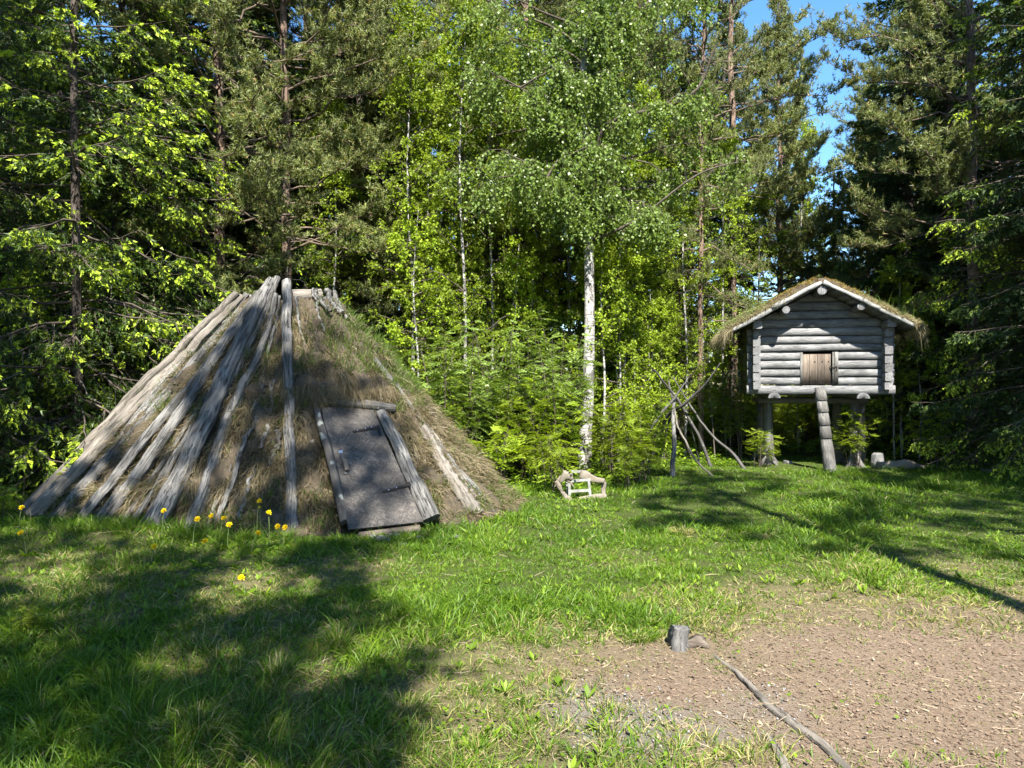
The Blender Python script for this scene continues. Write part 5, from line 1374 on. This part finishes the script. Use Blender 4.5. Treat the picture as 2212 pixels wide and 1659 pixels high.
# rowans and other saplings of the thicket
def thicket(keys, n, u0, u1, y0, y1, s0, s1, lb, grp, cat):
    for i in range(n):
        y = random.uniform(y0, y1); u = random.uniform(u0, u1); x = X_(u, y)
        if in_hut(x, y, 1.08) or (abs(x - B0[0]) < .3 and y < B0[1]): continue
        if ((x - 5.9) / 1.7) ** 2 + ((y - 13.6) / 1.5) ** 2 < 1: continue
        place(random.choice(keys), x, y, random.uniform(s0, s1), None, lb, grp, cat)
thicket(['rowan_b', 'rowan_c', 'rowan_a'], 46, 900, 1225, 10.4, 13.4, .75, 1.1, 'bright rowan sapling in the thicket between the hut and the birch', 'rowan saplings between hut and birch', 'rowan sapling')
thicket(['rowan_a', 'rowan_b'], 16, 1285, 1400, 10.9, 13.4, .7, 1.0, 'rowan sapling between the big birch and the pole cone', 'rowan saplings beside the pole cone', 'rowan sapling')
thicket(['rowan_b', 'rowan_c', 'birch_young'], 26, 1330, 1680, 14.3, 18.5, .7, 1.1, 'leafy sapling in the bright thicket behind the pole cone', 'saplings behind the pole cone', 'sapling')
thicket(['birch_young', 'rowan_c'], 26, 830, 1260, 13.0, 16.5, .8, 1.25, 'young leafy tree in the bright thicket right of the hut', 'young trees in the thicket right of the hut', 'sapling')
for u, Y, sc_ in ((660, 15.0, .9), (720, 14.2, .8), (1060, 14.0, .95), (1150, 14.8, 1.0), (1230, 15.3, 1.05), (1345, 14.6, .8), (1400, 15.4, .9), (1480, 15.0, .75), (1560, 15.9, .8), (1260, 17.5, 1.2), (870, 16.5, 1.1), (930, 14.3, .85)):
    place('birch_slim', X_(u, Y), Y, sc_, None, 'slim bright-leaved birch in the leafy wall behind the clearing', 'slim birches in the leafy wall', 'birch tree')
thicket(['birch_young'], 12, 1285, 1420, 13.3, 15.0, .6, 1.1, 'bright young birch beside the big birch stem', 'young birches right of the big birch stem', 'sapling')
thicket(['rowan_a', 'rowan_b'], 12, 1600, 1900, 15.2, 19, .7, 1.1, 'leafy sapling seen beneath the storehouse', 'saplings seen beneath the storehouse', 'sapling')
thicket(['rowan_a', 'rowan_b', 'birch_young'], 26, 1930, 2300, 12.8, 17, .6, .95, 'shaded sapling right of the storehouse', 'shaded saplings right of the storehouse', 'sapling')
thicket(['rowan_a', 'rowan_b', 'birch_young'], 24, -40, 420, 10.2, 15, .5, .9, 'shaded sapling in the dark wood left of the hut', 'shaded saplings left of the hut', 'sapling')
place('rowan_a', X_(1195, 9.9), 9.9, 1.0, None, 'low rowan with arching leaves left of the driftwood frame', None, 'rowan sapling')
place('rowan_a', X_(1345, 10.2), 10.2, .75, None, 'low rowan right of the driftwood frame', None, 'rowan sapling')
place('rowan_b', 6.62, 13.05, .78, None, 'rowan sapling growing around the right post of the storehouse', None, 'rowan sapling')
place('rowan_a', 4.82, 13.1, .85, None, 'rowan sapling climbing the left post of the storehouse', None, 'rowan sapling')
place('rowan_a', X_(60, 4.35), 4.35, .24, None, 'tiny bright rowan seedling in the grass at the left edge', None, 'rowan seedling')
place('rowan_a', X_(8, 7.6), 7.6, .5, None, 'small shaded rowan seedling at the left edge by the hut foot', None, 'rowan seedling')
place('rowan_a', X_(575, 10.9), 11.1, 2.1, None, 'rowan tip showing just behind the hut peak', None, 'rowan sapling')

# undergrowth of the forest floor
def undergrowth():
    mb = MB()
    n = 20000; y = 6.5 + 24 * rng.random(n) ** 1.35; x = rng.uniform(-1, 1, n) * (.8 * y + 2.5)
    k = (y > edge_y(x) - .15 + rng.normal(size=n) * .25) & ~in_hut(x, y, 1.02) & (((x - 5.85) / 1.3) ** 2 + ((y - 13.9) / 1.3) ** 2 > 1)
    x, y = x[k], y[k]; n = len(x); per = 9; idx = np.repeat(np.arange(n), per); m = n * per
    h = (.10 + .30 * fbm(x, y, 1.5)) * rng.uniform(.5, 1.2, n); h = h[idx]
    near = np.clip((y[idx] - edge_y(x[idx])) / 1.0, .25, 1); hh = h * near
    off = rdir(m) * [.12, .12, 0] * rng.uniform(.2, 1, (m, 1)); zz = hh * rng.uniform(.2, 1, m)
    px, py = x[idx] + off[:, 0], y[idx] + off[:, 1]; p = np.stack([px, py, gh(px, py) + zz], -1)
    a = rng.uniform(0, 6.28, m); d = nrm(np.stack([np.cos(a), np.sin(a), rng.uniform(-.2, .7, m)], -1)); s = np.stack([-np.sin(a), np.cos(a), rng.normal(size=m) * .3], -1)
    sz = rng.uniform(.03, .055, m) * (1 + .035 * py)
    leaves(mb, p, d, s, sz * 1.3, sz * .7, rnd=np.clip(rng.normal(.5, .2, m) + (zz / (hh + .01) - .5) * .2, 0, 1), k=.5)
    return mb.mesh('undergrowth', M['shrub'])
tag(obj('undergrowth', undergrowth()), 'low leafy bilberry and herbs covering the forest floor', 'undergrowth', kind='stuff')
for k, p in protos.items():
    if k not in used: print('UNUSED', k)
ntri = 0
for me in bpy.data.meshes: ntri += sum(1 for _ in ()) + len(me.loops) - 2 * len(me.polygons)
print('TRIS', ntri, 'OBJECTS', len(bpy.data.objects))
